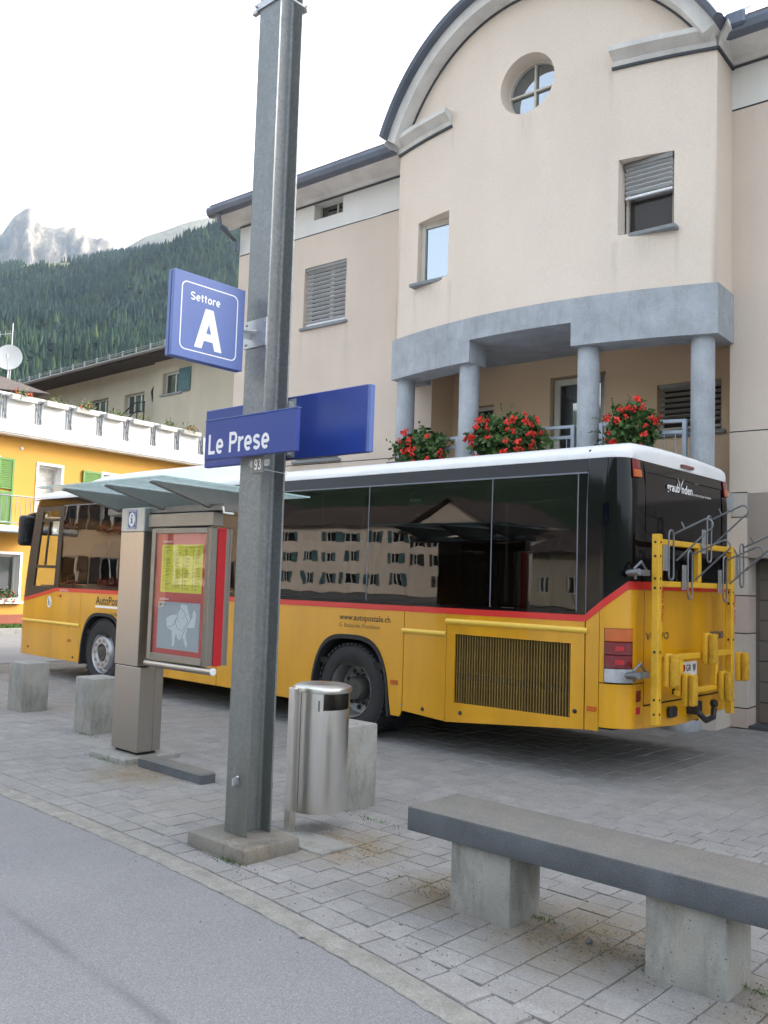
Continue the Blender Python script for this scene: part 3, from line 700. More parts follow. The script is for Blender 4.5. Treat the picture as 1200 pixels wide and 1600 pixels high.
for i, x in enumerate((-4.9, -3.5, -1.61, -.205)):
    yc = vw(x)+.19
    ob('column', MB().lathe([(.145, 2.9), (.145, 4.79), (.138, 4.80), (.138, 4.819)], x, yc, 0, n=32), 'beam', bld, smooth=40)
# terrace slab and the ground floor under it
g = MB(); g.sweep([[(x, vw(x)-.08, 2.68), (x, vw(x)-.08, 2.9), (x, .6, 2.9), (x, .6, 2.68)] for x in arc(-5.07, .03, 24)])
ob('terrace_slab', g, 'beam', bld, smooth=25)
g = MB(); walls(g, lambda x, z: (x, vw(x)+.05, z), bx, 0, 2.68, [])
g.quad((-.001, vw(0)+.05, 0), (-.001, -.001, 0), (-.001, -.001, 2.68), (-.001, vw(0)+.05, 2.68)); ob('base_wall', g, 'band_grey', bld, smooth=20)
# main facade
FW = (-7.66, -6.64, 6.18, 7.31); LW = (-7.72, -6.68, 3.74, 4.9)
GAR = (.2, 3.4, -.02, 2.09); LOG = (-4.71, -.02, 2.9, 5.14)
fx = [-9.47, -9.0, -5.04, 0, 16]  # unseen right end lengthened so the building shades the square
F0 = lambda x, z: (x, 0, z)
g = MB(); walls(g, F0, fx, 3.69, 7.905, [FW, LW, LOG])
for W in (FW, LW): reveal(g, *W, 0, 0, .2)
ob('facade_wall', g, 'stucco_pink', bld, smooth=0)
for i, (a, b, mt) in enumerate(((0, .23, 'band_pink'), (.245, 1.145, 'band_grey'), (1.16, 1.61, 'band_pink'), (1.625, 2.09, 'band_grey'), (2.105, 2.59, 'stucco_pink'), (2.605, 2.9, 'band_grey'), (2.915, 3.675, 'stucco_pink'))):
    for xx in ([-9.47, -5.04, -4.71], [-.02, .2] if b <= 2.1 else [-.02, .2, 3.4, 16]):
        g = MB(); walls(g, F0, xx, a, b, [GAR])
        if b <= 2.1 and xx[0] > -1: g.quad((.2, 0, a), (.2, .35, a), (.2, .35, b), (.2, 0, b))
        ob('render_course', g, mt, bld, smooth=0)
g = MB(); walls(g, lambda x, z: (x, .012, z), [-9.47, -5.04, 0, .2, 3.4, 16], 0, 3.69, [GAR, LOG])
ob('joint_backing', g, 'groove', bld, smooth=0)
g = MB(); SW = (-7.48, -6.78, 8.18, 8.5)
walls(g, F0, [-9.47, -5.04, 0, 16], 7.93, 8.5, [SW]); reveal(g, *SW, 0, 0, .22); ob('frieze', g, 'white_render', bld, smooth=0)
g = MB(); walls(g, lambda x, z: (x, .015, z), [-9.47, 16], 7.90, 7.935, []); ob('frieze_groove', g, 'groove', bld, smooth=0)
window(bld, SW[0], SW[1]-.0, SW[2]+.01, SW[3], .16, mull=(-7.05,), fw=.035)
window(bld, FW[0], FW[1], FW[2]+.02, FW[3], .13, mull=(-7.1,), fw=.07, sill=True, yw=0, blind=(6.29, 7.26, .078))
window(bld, LW[0], LW[1], LW[2]+.02, LW[3], .13, mull=(-7.2,), fw=.07, sill=True, yw=0, blind=(3.86, 4.85, .078))
g = MB().box(.2, 3.4, .35, .4, 0, 2.09); gd = ob('garage_door', g, 'garage', bld)
for i in range(8):
    ob('panel', MB().box(.24, 3.36, .335, .349, .04+i*.255, .04+i*.255+.243), 'garage', gd, bevel=.006)
ob('threshold', MB().box(.2, 3.4, .05, .36, -.01, .025), 'groove', bld)
# side and back walls, loggia
g = MB(); g.quad((-9.47, 0, 0), (-9.47, 0, 8.5), (-9.47, 8, 8.5), (-9.47, 8, 0)); g.quad((16, 0, 0), (16, 8, 0), (16, 8, 8.5), (16, 0, 8.5)); g.quad((-9.47, 8, 0), (16, 8, 0), (16, 8, 8.5), (-9.47, 8, 8.5))
ob('side_wall', g, 'stucco_pink', bld, smooth=0)
D1 = (-2.91, -2.0, 2.9, 4.84); B1 = (-1.22, -.32, 3.84, 4.54); S1 = (-4.45, -3.92, 3.6, 4.53); LB = .6
g = MB(); walls(g, lambda x, z: (x, LB, z), [-4.71, -.02], 2.9, 5.14, [D1, B1, S1])
for W in (D1, B1, S1): reveal(g, *W, LB, LB, .2)
g.quad((-4.71, 0, 2.9), (-4.71, LB, 2.9), (-4.71, LB, 5.14), (-4.71, 0, 5.14)); g.quad((-.02, 0, 2.9), (-.02, 0, 5.14), (-.02, LB, 5.14), (-.02, LB, 2.9))
ob('balcony_wall', g, 'stucco_loggia', bld, smooth=0)
window(bld, D1[0]+.02, D1[1]-.02, D1[2]+.02, D1[3]-.02, LB+.1, mull=(-2.45,), trans=(4.08,), fw=.1, name='balcony_door')
window(bld, *B1, LB+.14, fw=.05, sill=True, yw=LB, blind=(3.95, 4.5, .078), slat='slat_dim')
window(bld, *S1, LB+.12, fw=.06, frame='frame')
# cornice stubs on the bay, wrapping back to the walls; dark line under them
prof = [(0, 8.50), (-.03, 8.50), (-.05, 8.56), (-.15, 8.62), (-.19, 8.64), (-.19, 8.71), (0, 8.735)]
for a, b, cx_, sg in ((-5.04, -3.84, -5.04, -1), (-1.24, 0, 0, 1)):
    g = MB(); pts = arc(a, b, 12); R = []
    for x in pts:
        d = (2*.42*(x-CX)/HW/HW); R.append([(x, vw(x)+p, z) for p, z in prof])
    g.sweep(R)                                        # and the return along the side, out from the corner
    g.sweep([[(cx_-sg*p, vw(cx_)+p if k == 0 else -.02, z) for p, z in prof] for k in (0, 1)])
    ob('bay_cornice', g, 'trim', bld, smooth=25)
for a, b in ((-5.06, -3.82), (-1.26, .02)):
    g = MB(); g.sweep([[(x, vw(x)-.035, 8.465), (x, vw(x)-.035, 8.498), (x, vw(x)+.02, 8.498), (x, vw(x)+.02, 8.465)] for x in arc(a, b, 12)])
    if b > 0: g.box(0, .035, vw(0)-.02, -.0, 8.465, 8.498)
    ob('dark_line', g, 'groove', bld)
# arched gable: flat soffit, fascia, sheet-metal edge; barrel roof behind
TH = math.radians(60); th = [-TH+2*TH*i/56 for i in range(57)]
def AP(r, t, f): x = CX+r*math.sin(t); return (x, vw(CX+AR*math.sin(t))-f, AC+r*math.cos(t))
g = MB(); g.sweep([[AP(2.79, t, -.02), AP(2.79, t, .17), AP(2.815, t, .25), AP(2.98, t, .25), AP(2.98, t, -.02)] for t in th]); ob('arch_trim', g, 'trim', bld, smooth=30)
g = MB(); g.sweep([[AP(2.765, t, -.02), AP(2.765, t, .025), AP(2.792, t, .025), AP(2.792, t, -.02)] for t in th]); ob('arch_dark_line', g, 'groove', bld)  # thin dark strip along the inner edge of the arch
g = MB(); g.sweep([[AP(2.981, t, -.02), AP(2.981, t, .29), AP(3.0, t, .36), AP(3.06, t, .38), AP(3.10, t, .30)]+[(CX+3.13*math.sin(t), 4, AC+3.13*math.cos(t)), (CX+2.985*math.sin(t), 4, AC+2.985*math.cos(t))] for t in th]); ob('barrel_roof', g, 'roofmetal', bld, smooth=30)
# eaves of the wings: cove, gutter, tiled slope
def wing(x0, x1):
    cv = [(0, 8.51), (-.05, 8.51), (-.09, 8.55), (-.40, 8.585), (-.46, 8.60), (-.46, 8.64), (0, 8.66)]
    ob('eave_cove', MB().prism(cv, lambda p, q, t: (t, p, q), x0, x1), 'trim', bld)
    gt = [(-.461, 8.60), (-.53, 8.585), (-.60, 8.62), (-.625, 8.70), (-.61, 8.76), (-.50, 8.74), (-.461, 8.70)]
    ob('gutter', MB().prism(gt, lambda p, q, t: (t, p, q), x0-.02, x1), 'roofmetal', bld)
    rf = [(-.56, 8.765), (-.54, 8.83), (4, 10.9), (4, 10.75)]
    ob('tiled_roof', MB().prism(rf, lambda p, q, t: (t, p, q), x0-.0, x1), 'tile', bld)
    ob('dark_line', MB().box(x0+.3 if x0 < -6 else x0, x1, -.02, 0, 8.478, 8.508), 'groove', bld)
wing(-9.77, -5.06); wing(.02, 16.3)
ob('tiled_roof', MB().prism([(4.001, 10.9), (9, 8.7), (9, 8.6), (4.001, 10.75)], lambda p, q, t: (t, p, q), -9.77, 16.3), 'tile', bld)
ob('downpipe', MB().tube([(-9.5, -.55, 8.58), (-9.5, -.5, 8.38), (-9.5, -.1, 8.22), (-9.5, -.08, 8.0)], .045, 10), 'roofmetal', bld)
ob('rain_hopper', MB().box(.1, .36, -.66, -.42, 8.66, 8.86), 'roofmetal', bld, bevel=.03)
g = MB().tube([(.24, -.5, 8.84), (.3, -.3, 8.98), (.3, .1, 9.05)], .09, 10); ob('valley_flashing', g, 'roofmetal', bld)
# balcony railings between the columns
for a, b in ((-4.72, -3.68), (-3.32, -1.8), (-1.42, -.4)):
    g = MB(); yv = lambda x: vw(x)+.17
    for x in (a, b): g.box(x-.025, x+.025, yv(x)-.025, yv(x)+.025, 2.9, 3.80)
    pts = arc(a+.026, b-.026, 6)
    for z in (3.78, 3.64): g.sweep([[(x, yv(x)-.02, z-.02), (x, yv(x)-.02, z+.02), (x, yv(x)+.02, z+.02), (x, yv(x)+.02, z-.02)] for x in pts])
    rl = ob('balcony_railing', g, 'railblue', bld)
    g = MB(); x = a+.13
    while x < b-.06: g.tube([(x, yv(x), 2.92), (x, yv(x), 3.625)], .007, 6); x += .13
    ob('balusters', g, 'railblue', rl)
# geraniums in boxes hung outside the railing
def leaf_at(mb, p, s):
    n_ = Vector((random.gauss(0, 1), random.gauss(-.4, 1), random.gauss(.6, .8))).normalized(); t = n_.orthogonal().normalized(); u = n_.cross(t)
    a = random.uniform(0, 6.3); t, u = t*math.cos(a)+u*math.sin(a), u*math.cos(a)-t*math.sin(a); k = 6
    c = Vector(p)+n_*s*.18
    mb.add([tuple(c)]+[tuple(Vector(p)+(t*math.cos(2*PI*i/k)+u*math.sin(2*PI*i/k))*s*random.uniform(.8, 1.1)) for i in range(k)], [(0, 1+i, 1+(i+1) % k) for i in range(k)])
def bloom_mesh():
    g = MB()
    for i in range(16):
        d = Vector((random.gauss(0, 1), random.gauss(0, 1), random.gauss(.3, .8))).normalized()*random.uniform(.02, .04); leaf_at(g, d, .016)
    me = g.mesh('blossom', smooth=0); me.materials.append(MT['bloom']); return me
BLOOMS = [bloom_mesh() for _ in range(5)]
cb, sb = math.cos(BR), math.sin(BR)
def b2w(x, y, z): return (-4.35+x*cb-y*sb, 11.275+x*sb+y*cb, z)
for (xa, xb, top, nb, lab) in ((-4.74, -3.74, 3.93, 17, 'smallest red geranium box on balcony rail beside the left column'), (-3.36, -1.98, 3.97, 36, 'widest red geranium box on balcony rail between the two middle columns'), (-1.33, -.56, 4.0, 26, 'tall rounded red geranium box on balcony rail by right column')):
    xm = (xa+xb)/2; t = thing('geranium_box', b2w(xm, vw(xm), 3.2), lab, 'flower box', 'geranium boxes along the balcony', rz=BR, world=False)
    hw = (xb-xa)/2; ob('trough', MB().box(-hw+.06, hw-.06, -.12, .10, 0, .2), 'planter', t, bevel=.01)
    g = MB(); hh = top-3.2-.1; spots = []
    for i in range(int(3600*hw)):
        while True:
            u, v_, q = random.uniform(-1, 1), random.uniform(-1, 1), random.uniform(-1, 1)
            rr = u*u+v_*v_+q*q
            if .35 < rr < 1: break
        lump = .84+.42*mn.noise(Vector((u*3.0+xm*3, v_*2.5, q*3.0)))
        p = (u*hw*lump*1.02, -.05+v_*.27*lump, .12+hh*.46+q*hh*.60*lump); leaf_at(g, p, random.uniform(.022, .042))
    for k in range(int(26*hw)):                       # trailing shoots that break the outline
        a = random.uniform(0, 2*PI); u, q = math.cos(a), math.sin(a)*.9; p0 = Vector((u*hw*.92, -.12, .12+hh*.46+q*hh*.55)); dr = Vector((u*.6+random.gauss(0, .3), random.gauss(-.3, .2), q*.7+random.gauss(-.1, .3)))
        for j in range(5): leaf_at(g, tuple(p0+dr*.028*(j+1)+Vector((random.gauss(0, .008), 0, random.gauss(0, .008)))), random.uniform(.014, .026))
    ob('foliage', g, 'leaf', t, smooth=0, kind='stuff')
    for i in range(nb):
        a, q = random.uniform(-1, 1), random.uniform(-.9, .9); f = math.sqrt(max(0, 1-min(1, (a*a*.9+q*q*.7))))
        o = bpy.data.objects.new('blossom', random.choice(BLOOMS)); COL.objects.link(o); o.parent = t
        q *= math.sqrt(max(.1, 1-a*a*.8)); o.location = (a*hw*.9, -.06-.25*f, .12+hh*.46+q*hh*.60+.02); s = random.uniform(.8, 1.35); o.scale = (s, s, s); o.rotation_euler = (random.uniform(-1, 1), random.uniform(-1, 1), random.uniform(0, 6))

# ---------------------------------------------------------------- yellow house (local x along its street front)
YR = math.radians(98)
yh = thing('yellow_house', (-24, 10.77, 0), 'warm yellow house with green shutters, white roof terrace and red plinth', 'house', rz=YR, world=False)
U0, U1 = -9, 12
GW = (.0-.55, .84, .76, 2.04); DR = (1.25, 2.0, 2.68, 4.6); UW = (3.46, 5.2, 3.55, 4.58); DL = (-1.15, -.0, 2.68, 4.62)
g = MB(); walls(g, F0, [U0, U1], .4, 5.3, [GW, DR, UW, DL]); 
for W in (GW, DR, UW, DL): reveal(g, *W, 0, 0, .25)
g.quad((U1, 0, .1), (U1, 9, .1), (U1, 9, 5.3), (U1, 0, 5.3)); g.quad((U0, 0, .1), (U0, 0, 5.3), (U0, 9, 5.3), (U0, 9, .1))
ob('wall', g, 'yhouse', yh, smooth=0)
ob('plinth', MB().box(U0, U1, -.02, .05, -.1, .4), 'plinthred', yh)
def surround(W, name='window_surround'):
    x0, x1, z0, z1 = W; e = .07; g = MB()
    g.box(x0-e, x0, -.02, .02, z0, z1+e); g.box(x1, x1+e, -.02, .02, z0, z1+e); g.box(x0, x1, -.02, .02, z1, z1+e)
    g.box(x0-.004, x0+.004, .021, .24, z0, z1); g.box(x1-.004, x1+.004, .021, .24, z0, z1); g.box(x0+.005, x1-.005, .021, .24, z1-.004, z1+.004)
    ob(name, g, 'whitewall', yh)
for W in (GW, DR, UW, DL): surround(W)
window(yh, *GW, .2, mull=(.2,), fw=.07, frame='whitewall', glass='curtain' if 0 else 'glass')
window(yh, *DR, .2, fw=.07, frame='whitewall', name='balcony_door', glass='curtain', trans=(3.5,))
window(yh, *UW, .2, mull=(4.15,), fw=.09, frame='whitewall', trans=(4.3,))
window(yh, *DL, .2, fw=.07, frame='whitewall', name='balcony_door')
ob('window_sill', MB().box(GW[0]-.1, GW[1]+.1, -.14, .2, .70, .76), 'whitewall', yh)
def shutter(x0, x1, z0, z1):
    g = MB(); f = .06
    g.box(x0, x0+f, -.06, -.022, z0, z1); g.box(x1-f, x1, -.06, -.022, z0, z1)
    for z in (z0, (z0+z1)/2-.03, z1-f): g.box(x0+f, x1-f, -.058, -.024, z, z+f)
    s = ob('shutter', g, 'greenshut', yh); g = MB(); z = z0+f+.03
    while z < z1-f-.02:
        if abs(z-(z0+z1)/2) > .05: g.add([(x0+f, -.055, z), (x1-f, -.055, z), (x1-f, -.03, z+.04), (x0+f, -.03, z+.04), (x0+f, -.055, z+.008), (x1-f, -.055, z+.008), (x1-f, -.03, z+.048), (x0+f, -.03, z+.048)], [(0, 1, 2, 3), (4, 7, 6, 5), (0, 4, 5, 1), (3, 2, 6, 7)])
        z += .05
    ob('louvres', g, 'greenshut', s, smooth=0, kind='stuff')
shutter(-.02+.02, .47, 2.78, 4.66); shutter(2.72, 3.38, 3.5, 4.62)
# upstairs balcony with grey railing
ob('balcony_slab', MB().box(-9, 1.28, -.95, -.022, 2.62, 2.78), 'whitewall', yh, bevel=.01)
g = MB()
for z in (2.86, 3.57): g.tube([(-9, -.88, z), (1.2, -.88, z)], .02, 6)
g.tube([(1.2, -.88, 2.86), (1.2, -.04, 2.86)], .018, 6); g.tube([(1.2, -.88, 3.57), (1.2, -.04, 3.57)], .018, 6)
x = 1.2
while x > -9: g.tube([(x, -.88, 2.78 if abs(x-1.2) < .01 else 2.86), (x, -.88, 3.57)], .011, 5); x -= .145
ob('balcony_railing', g, 'rail', yh)
ob('gutter_pipe', MB().tube([(-9, -.99, 2.63), (1.3, -.99, 2.63)], .05, 8), 'rail', yh)
ob('wall_vent', MB().lathe([(.05, 0), (.05, -.02), (.035, -.03)], .68, 0, 4.98, 'y', 12), 'trim', yh)
# terrace slab, parapet panels in black iron frames, light canopy behind
ob('terrace_slab', MB().box(U0, U1, -.42, 9, 5.301, 5.64), 'whitewall', yh, bevel=.02)
ob('slab_soffit', MB().box(U0+.01, U1-.01, -.38, -.03, 5.27, 5.30), 'trim', yh)
x = -8.3; k = 0; gi = MB(); fb = []
while x < 11:
    wdt = .74 if k % 2 else .82
    ob('parapet_panel', MB().box(x, x+wdt, -.36, -.33, 5.66, 6.24), 'whitewall', yh)
    fb.append((x+.02, x+wdt-.02)); 
    for xx in (x+wdt+.05, x+wdt+.125, x+wdt+.2): gi.box(xx-.008, xx+.008, -.385, -.355, 5.64, 6.28)
    gi.box(x+wdt+.04, x+wdt+.21, -.386, -.354, 6.281, 6.305)
    gi.tube([(x+wdt+.05, -.39, 6.1), (x+wdt+.24, -.39, 5.68)], .011, 5)
    x += wdt+.25; k += 1
ob('parapet_backing', MB().box(U0, U1, -.27, -.22, 5.641, 6.2), 'whitewall', yh)  # added white sheet behind the panels, lightens the gaps between them
gi.box(U0, U1, -.35, -.325, 6.241, 6.262); ob('parapet_ironwork', gi, 'rail', yh)
g = MB().prism([(.5, 6.52), (3, 7.0), (3, 7.05), (.5, 6.57)], lambda p, q, t: (t, p, q), -9, 7.2); ob('terrace_canopy', g, 'steelcap', yh)
g = MB()
for x in (1.0, 4.2, 7.1): g.box(x-.03, x+.03, .52, .58, 5.64, 6.52)
ob('canopy_posts', g, 'blackiron', yh)
cy, sy = math.cos(YR), math.sin(YR)
def y2w(x, y, z): return (-24+x*cy-y*sy, 10.77+x*sy+y*cy, z)
order = ['at the far left of the photo', 'above the upstairs balcony door', 'above the open green shutter', 'above the left half of the upstairs window', 'above the right half of the upstairs window', 'second from the Le Prese sign', 'nearest the Le Prese sign']
vb = [q for q in fb if -.9 < q[0] < 6.6]
for i, (a, b) in enumerate(vb):
    xm = (a+b)/2; t = thing('planter_box', y2w(xm, -.46, 6.2), 'pale planter box on the roof terrace, '+order[i], 'flower box', 'planter boxes along the roof terrace', rz=YR, world=False)
    hw = (b-a)/2; ob('trough', MB().box(-hw, hw, -.08, .09, 0, .15), 'planter', t, bevel=.008)
    dens = (60, 26, 110, 50, 16, 40, 70, 46)[i % 8]; g = MB(); g2 = MB()
    for j in range(dens*3):
        u = random.gauss(.1 if i % 2 else -.15, .4)*hw; hh = abs(random.gauss(0, .09)); leaf_at(g if random.random() < .5 else g2, (max(-hw, min(hw, u)), random.gauss(-.02, .07), .14+hh-(.1 if random.random() < .25 and dens > 50 else 0)), random.uniform(.015, .03))
    ob('foliage', g, 'leaf', t, smooth=0, kind='stuff'); ob('foliage', g2, 'leafdry', t, smooth=0, kind='stuff')
    if i in (2, 6, 0):
        for j in range(5):
            o = bpy.data.objects.new('blossom', random.choice(BLOOMS)); COL.objects.link(o); o.parent = t; o.location = (random.uniform(-hw, hw)*.8, -.06, random.uniform(.1, .26))
t = thing('window_flower_box', y2w(.35, -.06, .76), 'straggly flower box on the white ground floor window sill', 'flower box', rz=YR, world=False)
ob('trough', MB().box(-.42, .42, -.08, .08, 0, .1), 'planter', t); g = MB()
for j in range(420): leaf_at(g, (random.gauss(0, .2), random.gauss(-.03, .07), .1+abs(random.gauss(0, .1))-(.14 if random.random() < .2 else 0)), random.uniform(.016, .03))
ob('foliage', g, 'leaf', t, smooth=0, kind='stuff')
for j in range(12):
    o = bpy.data.objects.new('blossom', random.choice(BLOOMS)); COL.objects.link(o); o.parent = t; o.location = (random.uniform(-.3, .45), -.1, random.uniform(-.02, .32)); o.scale = (.8,)*3
# lawn strip and kerb in front of it
g = MB().box(-24.9, -22.62, -6, 30, -.08, .1); ob('lawn', g, 'soil', kind='structure', smooth=0)
g = MB()
for i in range(9000):
    x, yv = random.uniform(-24.2, -22.64), random.uniform(7.5, 14); h = random.uniform(.03, .09); a = random.uniform(0, 6.3); dx, dy = math.cos(a)*.012, math.sin(a)*.012
    g.add([(x-dx, yv-dy, .1), (x+dx, yv+dy, .1), (x+random.uniform(-.04, .04), yv+random.uniform(-.04, .04), .1+h)], [(0, 1, 2)])
me = bpy.data.meshes.new('lawn_grass'); me.from_pydata(g.v, [], g.f); me.materials.append(MT['grass']); o = bpy.data.objects.new('lawn_grass', me); COL.objects.link(o); tag(o, 'short green grass along the foot of the yellow house', kind='stuff')
g = MB().box(-22.61, -22.44, -6, 30, -.08, .13); ob('lawn_kerb', g, 'concrete', kind='structure', bevel=.012)

# ---------------------------------------------------------------- beige house with wide dark eave
bh = thing('beige_house', (-36, 22.3, 0), 'beige rendered house with wide dark eave above the yellow house', 'house')
WA = (-40.0, -38.35, 9.13, 9.92); WB = (-36.9, -35.28, 8.92, 9.86); WCc = (-33.62, -32.2, 9.46, 10.42); YB = 22.3
g = MB(); walls(g, lambda x, z: (x, YB, z), [-50, -34.3], 0, 11.1, [WA, WB])
for W in (WA, WB): reveal(g, *W, YB, YB, .28)
walls(g, lambda x, z: (x, YB-.16, z), [-34.3, -22], 0, 11.2, [WCc]); reveal(g, *WCc, YB-.16, YB-.16, .28)
g.quad((-34.3, YB-.16, 0), (-34.3, YB-.16, 11.1), (-34.3, YB, 11.1), (-34.3, YB, 0)); ob('wall', g, 'beige', bh, smooth=0)
for W, ml, y in ((WA, (-39.45, -38.9), YB), (WB, (-36.36, -35.82), YB), (WCc, (-32.9,), YB-.16)): window(bh, *W, y+.2, mull=ml, fw=.06, frame='whitewall')
ob('window_sill', MB().box(WCc[0]-.1, WCc[1]+.1, YB-.24, YB-.1, 9.38, 9.455), 'sill', bh)
g = MB().box(-32.32, -31.5, YB-.23, YB-.185, 9.42, 10.46)
sh = ob('shutter', g, 'teal', bh, bevel=.01); ob('shutter_panels', MB().box(-32.24, -31.58, YB-.245, YB-.231, 9.5, 9.9).box(-32.24, -31.58, YB-.245, YB-.231, 9.98, 10.38), 'teal', sh)
ob('eave_soffit', MB().box(-50, -20, YB-1.25, YB+1, 11.0, 11.06), 'soffit', bh)
ob('eave_fascia', MB().box(-50, -20, YB-1.3, YB-1.251, 10.94, 11.14), 'soffit', bh)
ob('eave_gutter', MB().tube([(-50, YB-1.4, 11.06), (-20, YB-1.4, 11.06)], .08, 8), 'steeldark', bh)
ob('roof', MB().prism([(YB-1.3, 11.141), (YB-1.3, 11.2), (YB+4, 13.2), (YB+9, 11.2), (YB+9, 11.1), (YB+4, 13.1)], lambda p, q, t: (t, p, q), -50, -20), 'tile', bh)
g = MB(); x = -49.5
for z in (.12, .2): g.tube([(-50, YB-.75, 11.42+z), (-20, YB-.75, 11.42+z)], .018, 5)
while x < -20: g.box(x-.035, x+.035, YB-.78, YB-.72, 11.38, 11.68); x += 1.12
ob('snow_guard', g, 'sill', bh)
g = MB()
for dz in (0, .42): g.tube([(-37.2, YB-.5, 8.42+dz-.1), (-36.4, YB-.5, 8.42+dz-.1), (-35.2, YB-.5, 9.0+dz-.2), (-34.4, YB-.5, 8.98+dz-.2)], .03, 6)
for x in (-37, -35.0, -34.45): g.tube([(x, YB-.5, 7.6), (x, YB-.5, 9.2)], .03, 6)
ob('stair_railing', g, 'blackiron', bh)
ob('wall_bracket', MB().tube([(-34.45, YB-.06, 10.0), (-34.45, YB-.14, 9.7), (-34.45, YB-.08, 9.25)], [.02, .06, .03], 6), 'blackiron', bh)
# hip-roofed house with the dish
rh = thing('tiled_house', (-42, 17.8, 0), 'low brown tiled roof showing left of the beige house', 'house')
g = MB(); R0_, R1_ = (-60, 16.6, 10.2), (-38.7, 16.6, 10.15)
E0, E1, E2, E3 = (-60, 15.2, 8.65), (-35.0, 15.2, 8.7), (-35.0, 17.7, 8.9), (-60, 17.9, 8.85)
g.add([R0_, R1_, E0, E1, E2, E3], [(0, 2, 3, 1), (1, 3, 4), (0, 1, 4, 5), (0, 5, 2), (2, 5, 4, 3)]); ob('roof', g, 'tile', rh, smooth=0)
ob('wall', MB().box(-59.5, -35.5, 15.6, 17.3, 0, 8.62), 'beige', rh)
g = MB().tube([(-60, 15.9, 9.5), (-37.3, 15.9, 9.45)], .03, 5).tube([(-60, 15.7, 9.3), (-36.8, 15.7, 9.25)], .03, 5); ob('snow_rail', g, 'steelcap', rh)
ds = thing('satellite_dish', (-37.55, 17.0, 9.9), 'round white satellite dish on the brown tiled roof', 'satellite dish')
dn = Vector((.80, -.56, .22)).normalized(); dt = dn.cross(Vector((0, 0, 1))).normalized(); du = dt.cross(dn); dc = Vector((-37.45, 17.0, 10.6))
g = MB(); rings = []
for k in range(7):
    r = .54*k/6+.001; rings.append([tuple(dc+(dt*math.cos(2*PI*i/32)+du*math.sin(2*PI*i/32)*1.08)*r+dn*(r*r*.42)) for i in range(32)])
for k in range(7):
    r = .54*(6-k)/6+.001; rings.append([tuple(dc-dn*.02+(dt*math.cos(2*PI*i/32)+du*math.sin(2*PI*i/32)*1.08)*r+dn*(r*r*.42)) for i in range(32)])
g.sweep(rings, cap=False); ob('reflector', g, 'dish', ds, smooth=60)
f_ = dc+dn*.5-du*.12
ob('feed_arm', MB().tube([tuple(dc-du*.55+dn*.12), tuple(f_)], .012, 6).lathe([(.035, -.06), (.045, .06)], *f_, n=10), 'steelcap', ds)
ob('mount', MB().tube([(-37.55, 17.02, 9.6), (-37.55, 17.02, 10.5), tuple(dc-dn*.02)], .03, 8), 'steelcap', ds)
am = thing('antenna_mast', (-37.62, 17.15, 9.6), 'thin television aerial mast rising behind the white dish', 'antenna')
ob('mast', MB().tube([(-37.62, 17.15, 9.5), (-37.62, 17.15, 12.2)], .025, 6), 'steelcap', am)
g = MB().tube([(-37.62, 17.15, 11.75), (-38.9, 16.5, 11.7)], .014, 5)
for k in range(6): q = k/5; c_ = Vector((-37.75-1.05*q, 17.1-.55*q, 11.745)); g.tube([tuple(c_-Vector((0, .0, .14))), tuple(c_+Vector((0, 0, .14)))], .008, 4)
ob('aerial', g, 'steelcap', am)
# ---------------------------------------------------------------- houses across the line, behind the camera: the bus windows mirror them
def far_house(loc, rz, L, Dp, Hh, wall_mat, rows, cols, label, shut=None, gable=False):
    h = thing('village_house', loc, label, 'house', rz=rz, world=False)
    g = MB(); holes = []; rr_ = random.Random(label)
    for r in range(rows):
        for c in range(cols):
            if rr_.random() < .16: continue
            x = -L/2+L*(c+.5+rr_.uniform(-.12, .12))/cols; z = 1.0+r*(Hh-.6)/rows; w_ = rr_.choice((.45, .55, .8)); holes.append((x-w_, x+w_, z, z+rr_.choice((1.2, 1.35, 1.35))))
    walls(g, lambda x, z: (x, 0, z), [-L/2, L/2], 0, Hh, holes)
    g.quad((-L/2, 0, 0), (-L/2, 0, Hh), (-L/2, Dp, Hh), (-L/2, Dp, 0)); g.quad((L/2, 0, 0), (L/2, Dp, 0), (L/2, Dp, Hh), (L/2, 0, Hh)); g.quad((-L/2, Dp, 0), (L/2, Dp, 0), (L/2, Dp, Hh), (-L/2, Dp, Hh))
    if gable: g.add([(-L/2, 0, Hh), (L/2, 0, Hh), (0, 0, Hh+L*.27)], [(0, 1, 2)])
    ob('wall', g, wall_mat, h, smooth=0)
    for x0, x1, z0, z1 in holes:
        f = ob('window', MB().box(x0, x0+.07, .08, .15, z0, z1).box(x1-.07, x1, .08, .15, z0, z1).box((x0+x1)/2-.04, (x0+x1)/2+.04, .08, .15, z0, z1).box(x0+.07, x1-.07, .081, .149, z1-.07, z1).box(x0+.07, x1-.07, .081, .149, z0, z0+.07), 'whitewall', h)
        ob('pane', MB().box(x0, x1, .16, .18, z0, z1), 'glass', f)
        if shut: ob('shutter', MB().box(x0-.55, x0-.04, -.06, -.01, z0-.03, z1+.03), shut, h); ob('shutter', MB().box(x1+.04, x1+.55, -.06, -.01, z0-.03, z1+.03), shut, h)
    if gable: ob('roof', MB().prism([(-L/2-1, Hh-.35), (0, Hh+L*.27+.25), (L/2+1, Hh-.35), (L/2+1, Hh-.1), (0, Hh+L*.27+.5), (-L/2-1, Hh-.1)], lambda p, q, t: (p, t, q), -1.0, Dp+.6), 'tile', h)
    else: ob('roof', MB().prism([(-.9, Hh-.1), (-.9, Hh+.1), (Dp/2, Hh+Dp*.3), (Dp+.8, Hh+.1), (Dp+.8, Hh-.1), (Dp/2, Hh+Dp*.3-.2)], lambda p, q, t: (t, p, q), -L/2-.6, L/2+.6), 'tile', h)
    return h
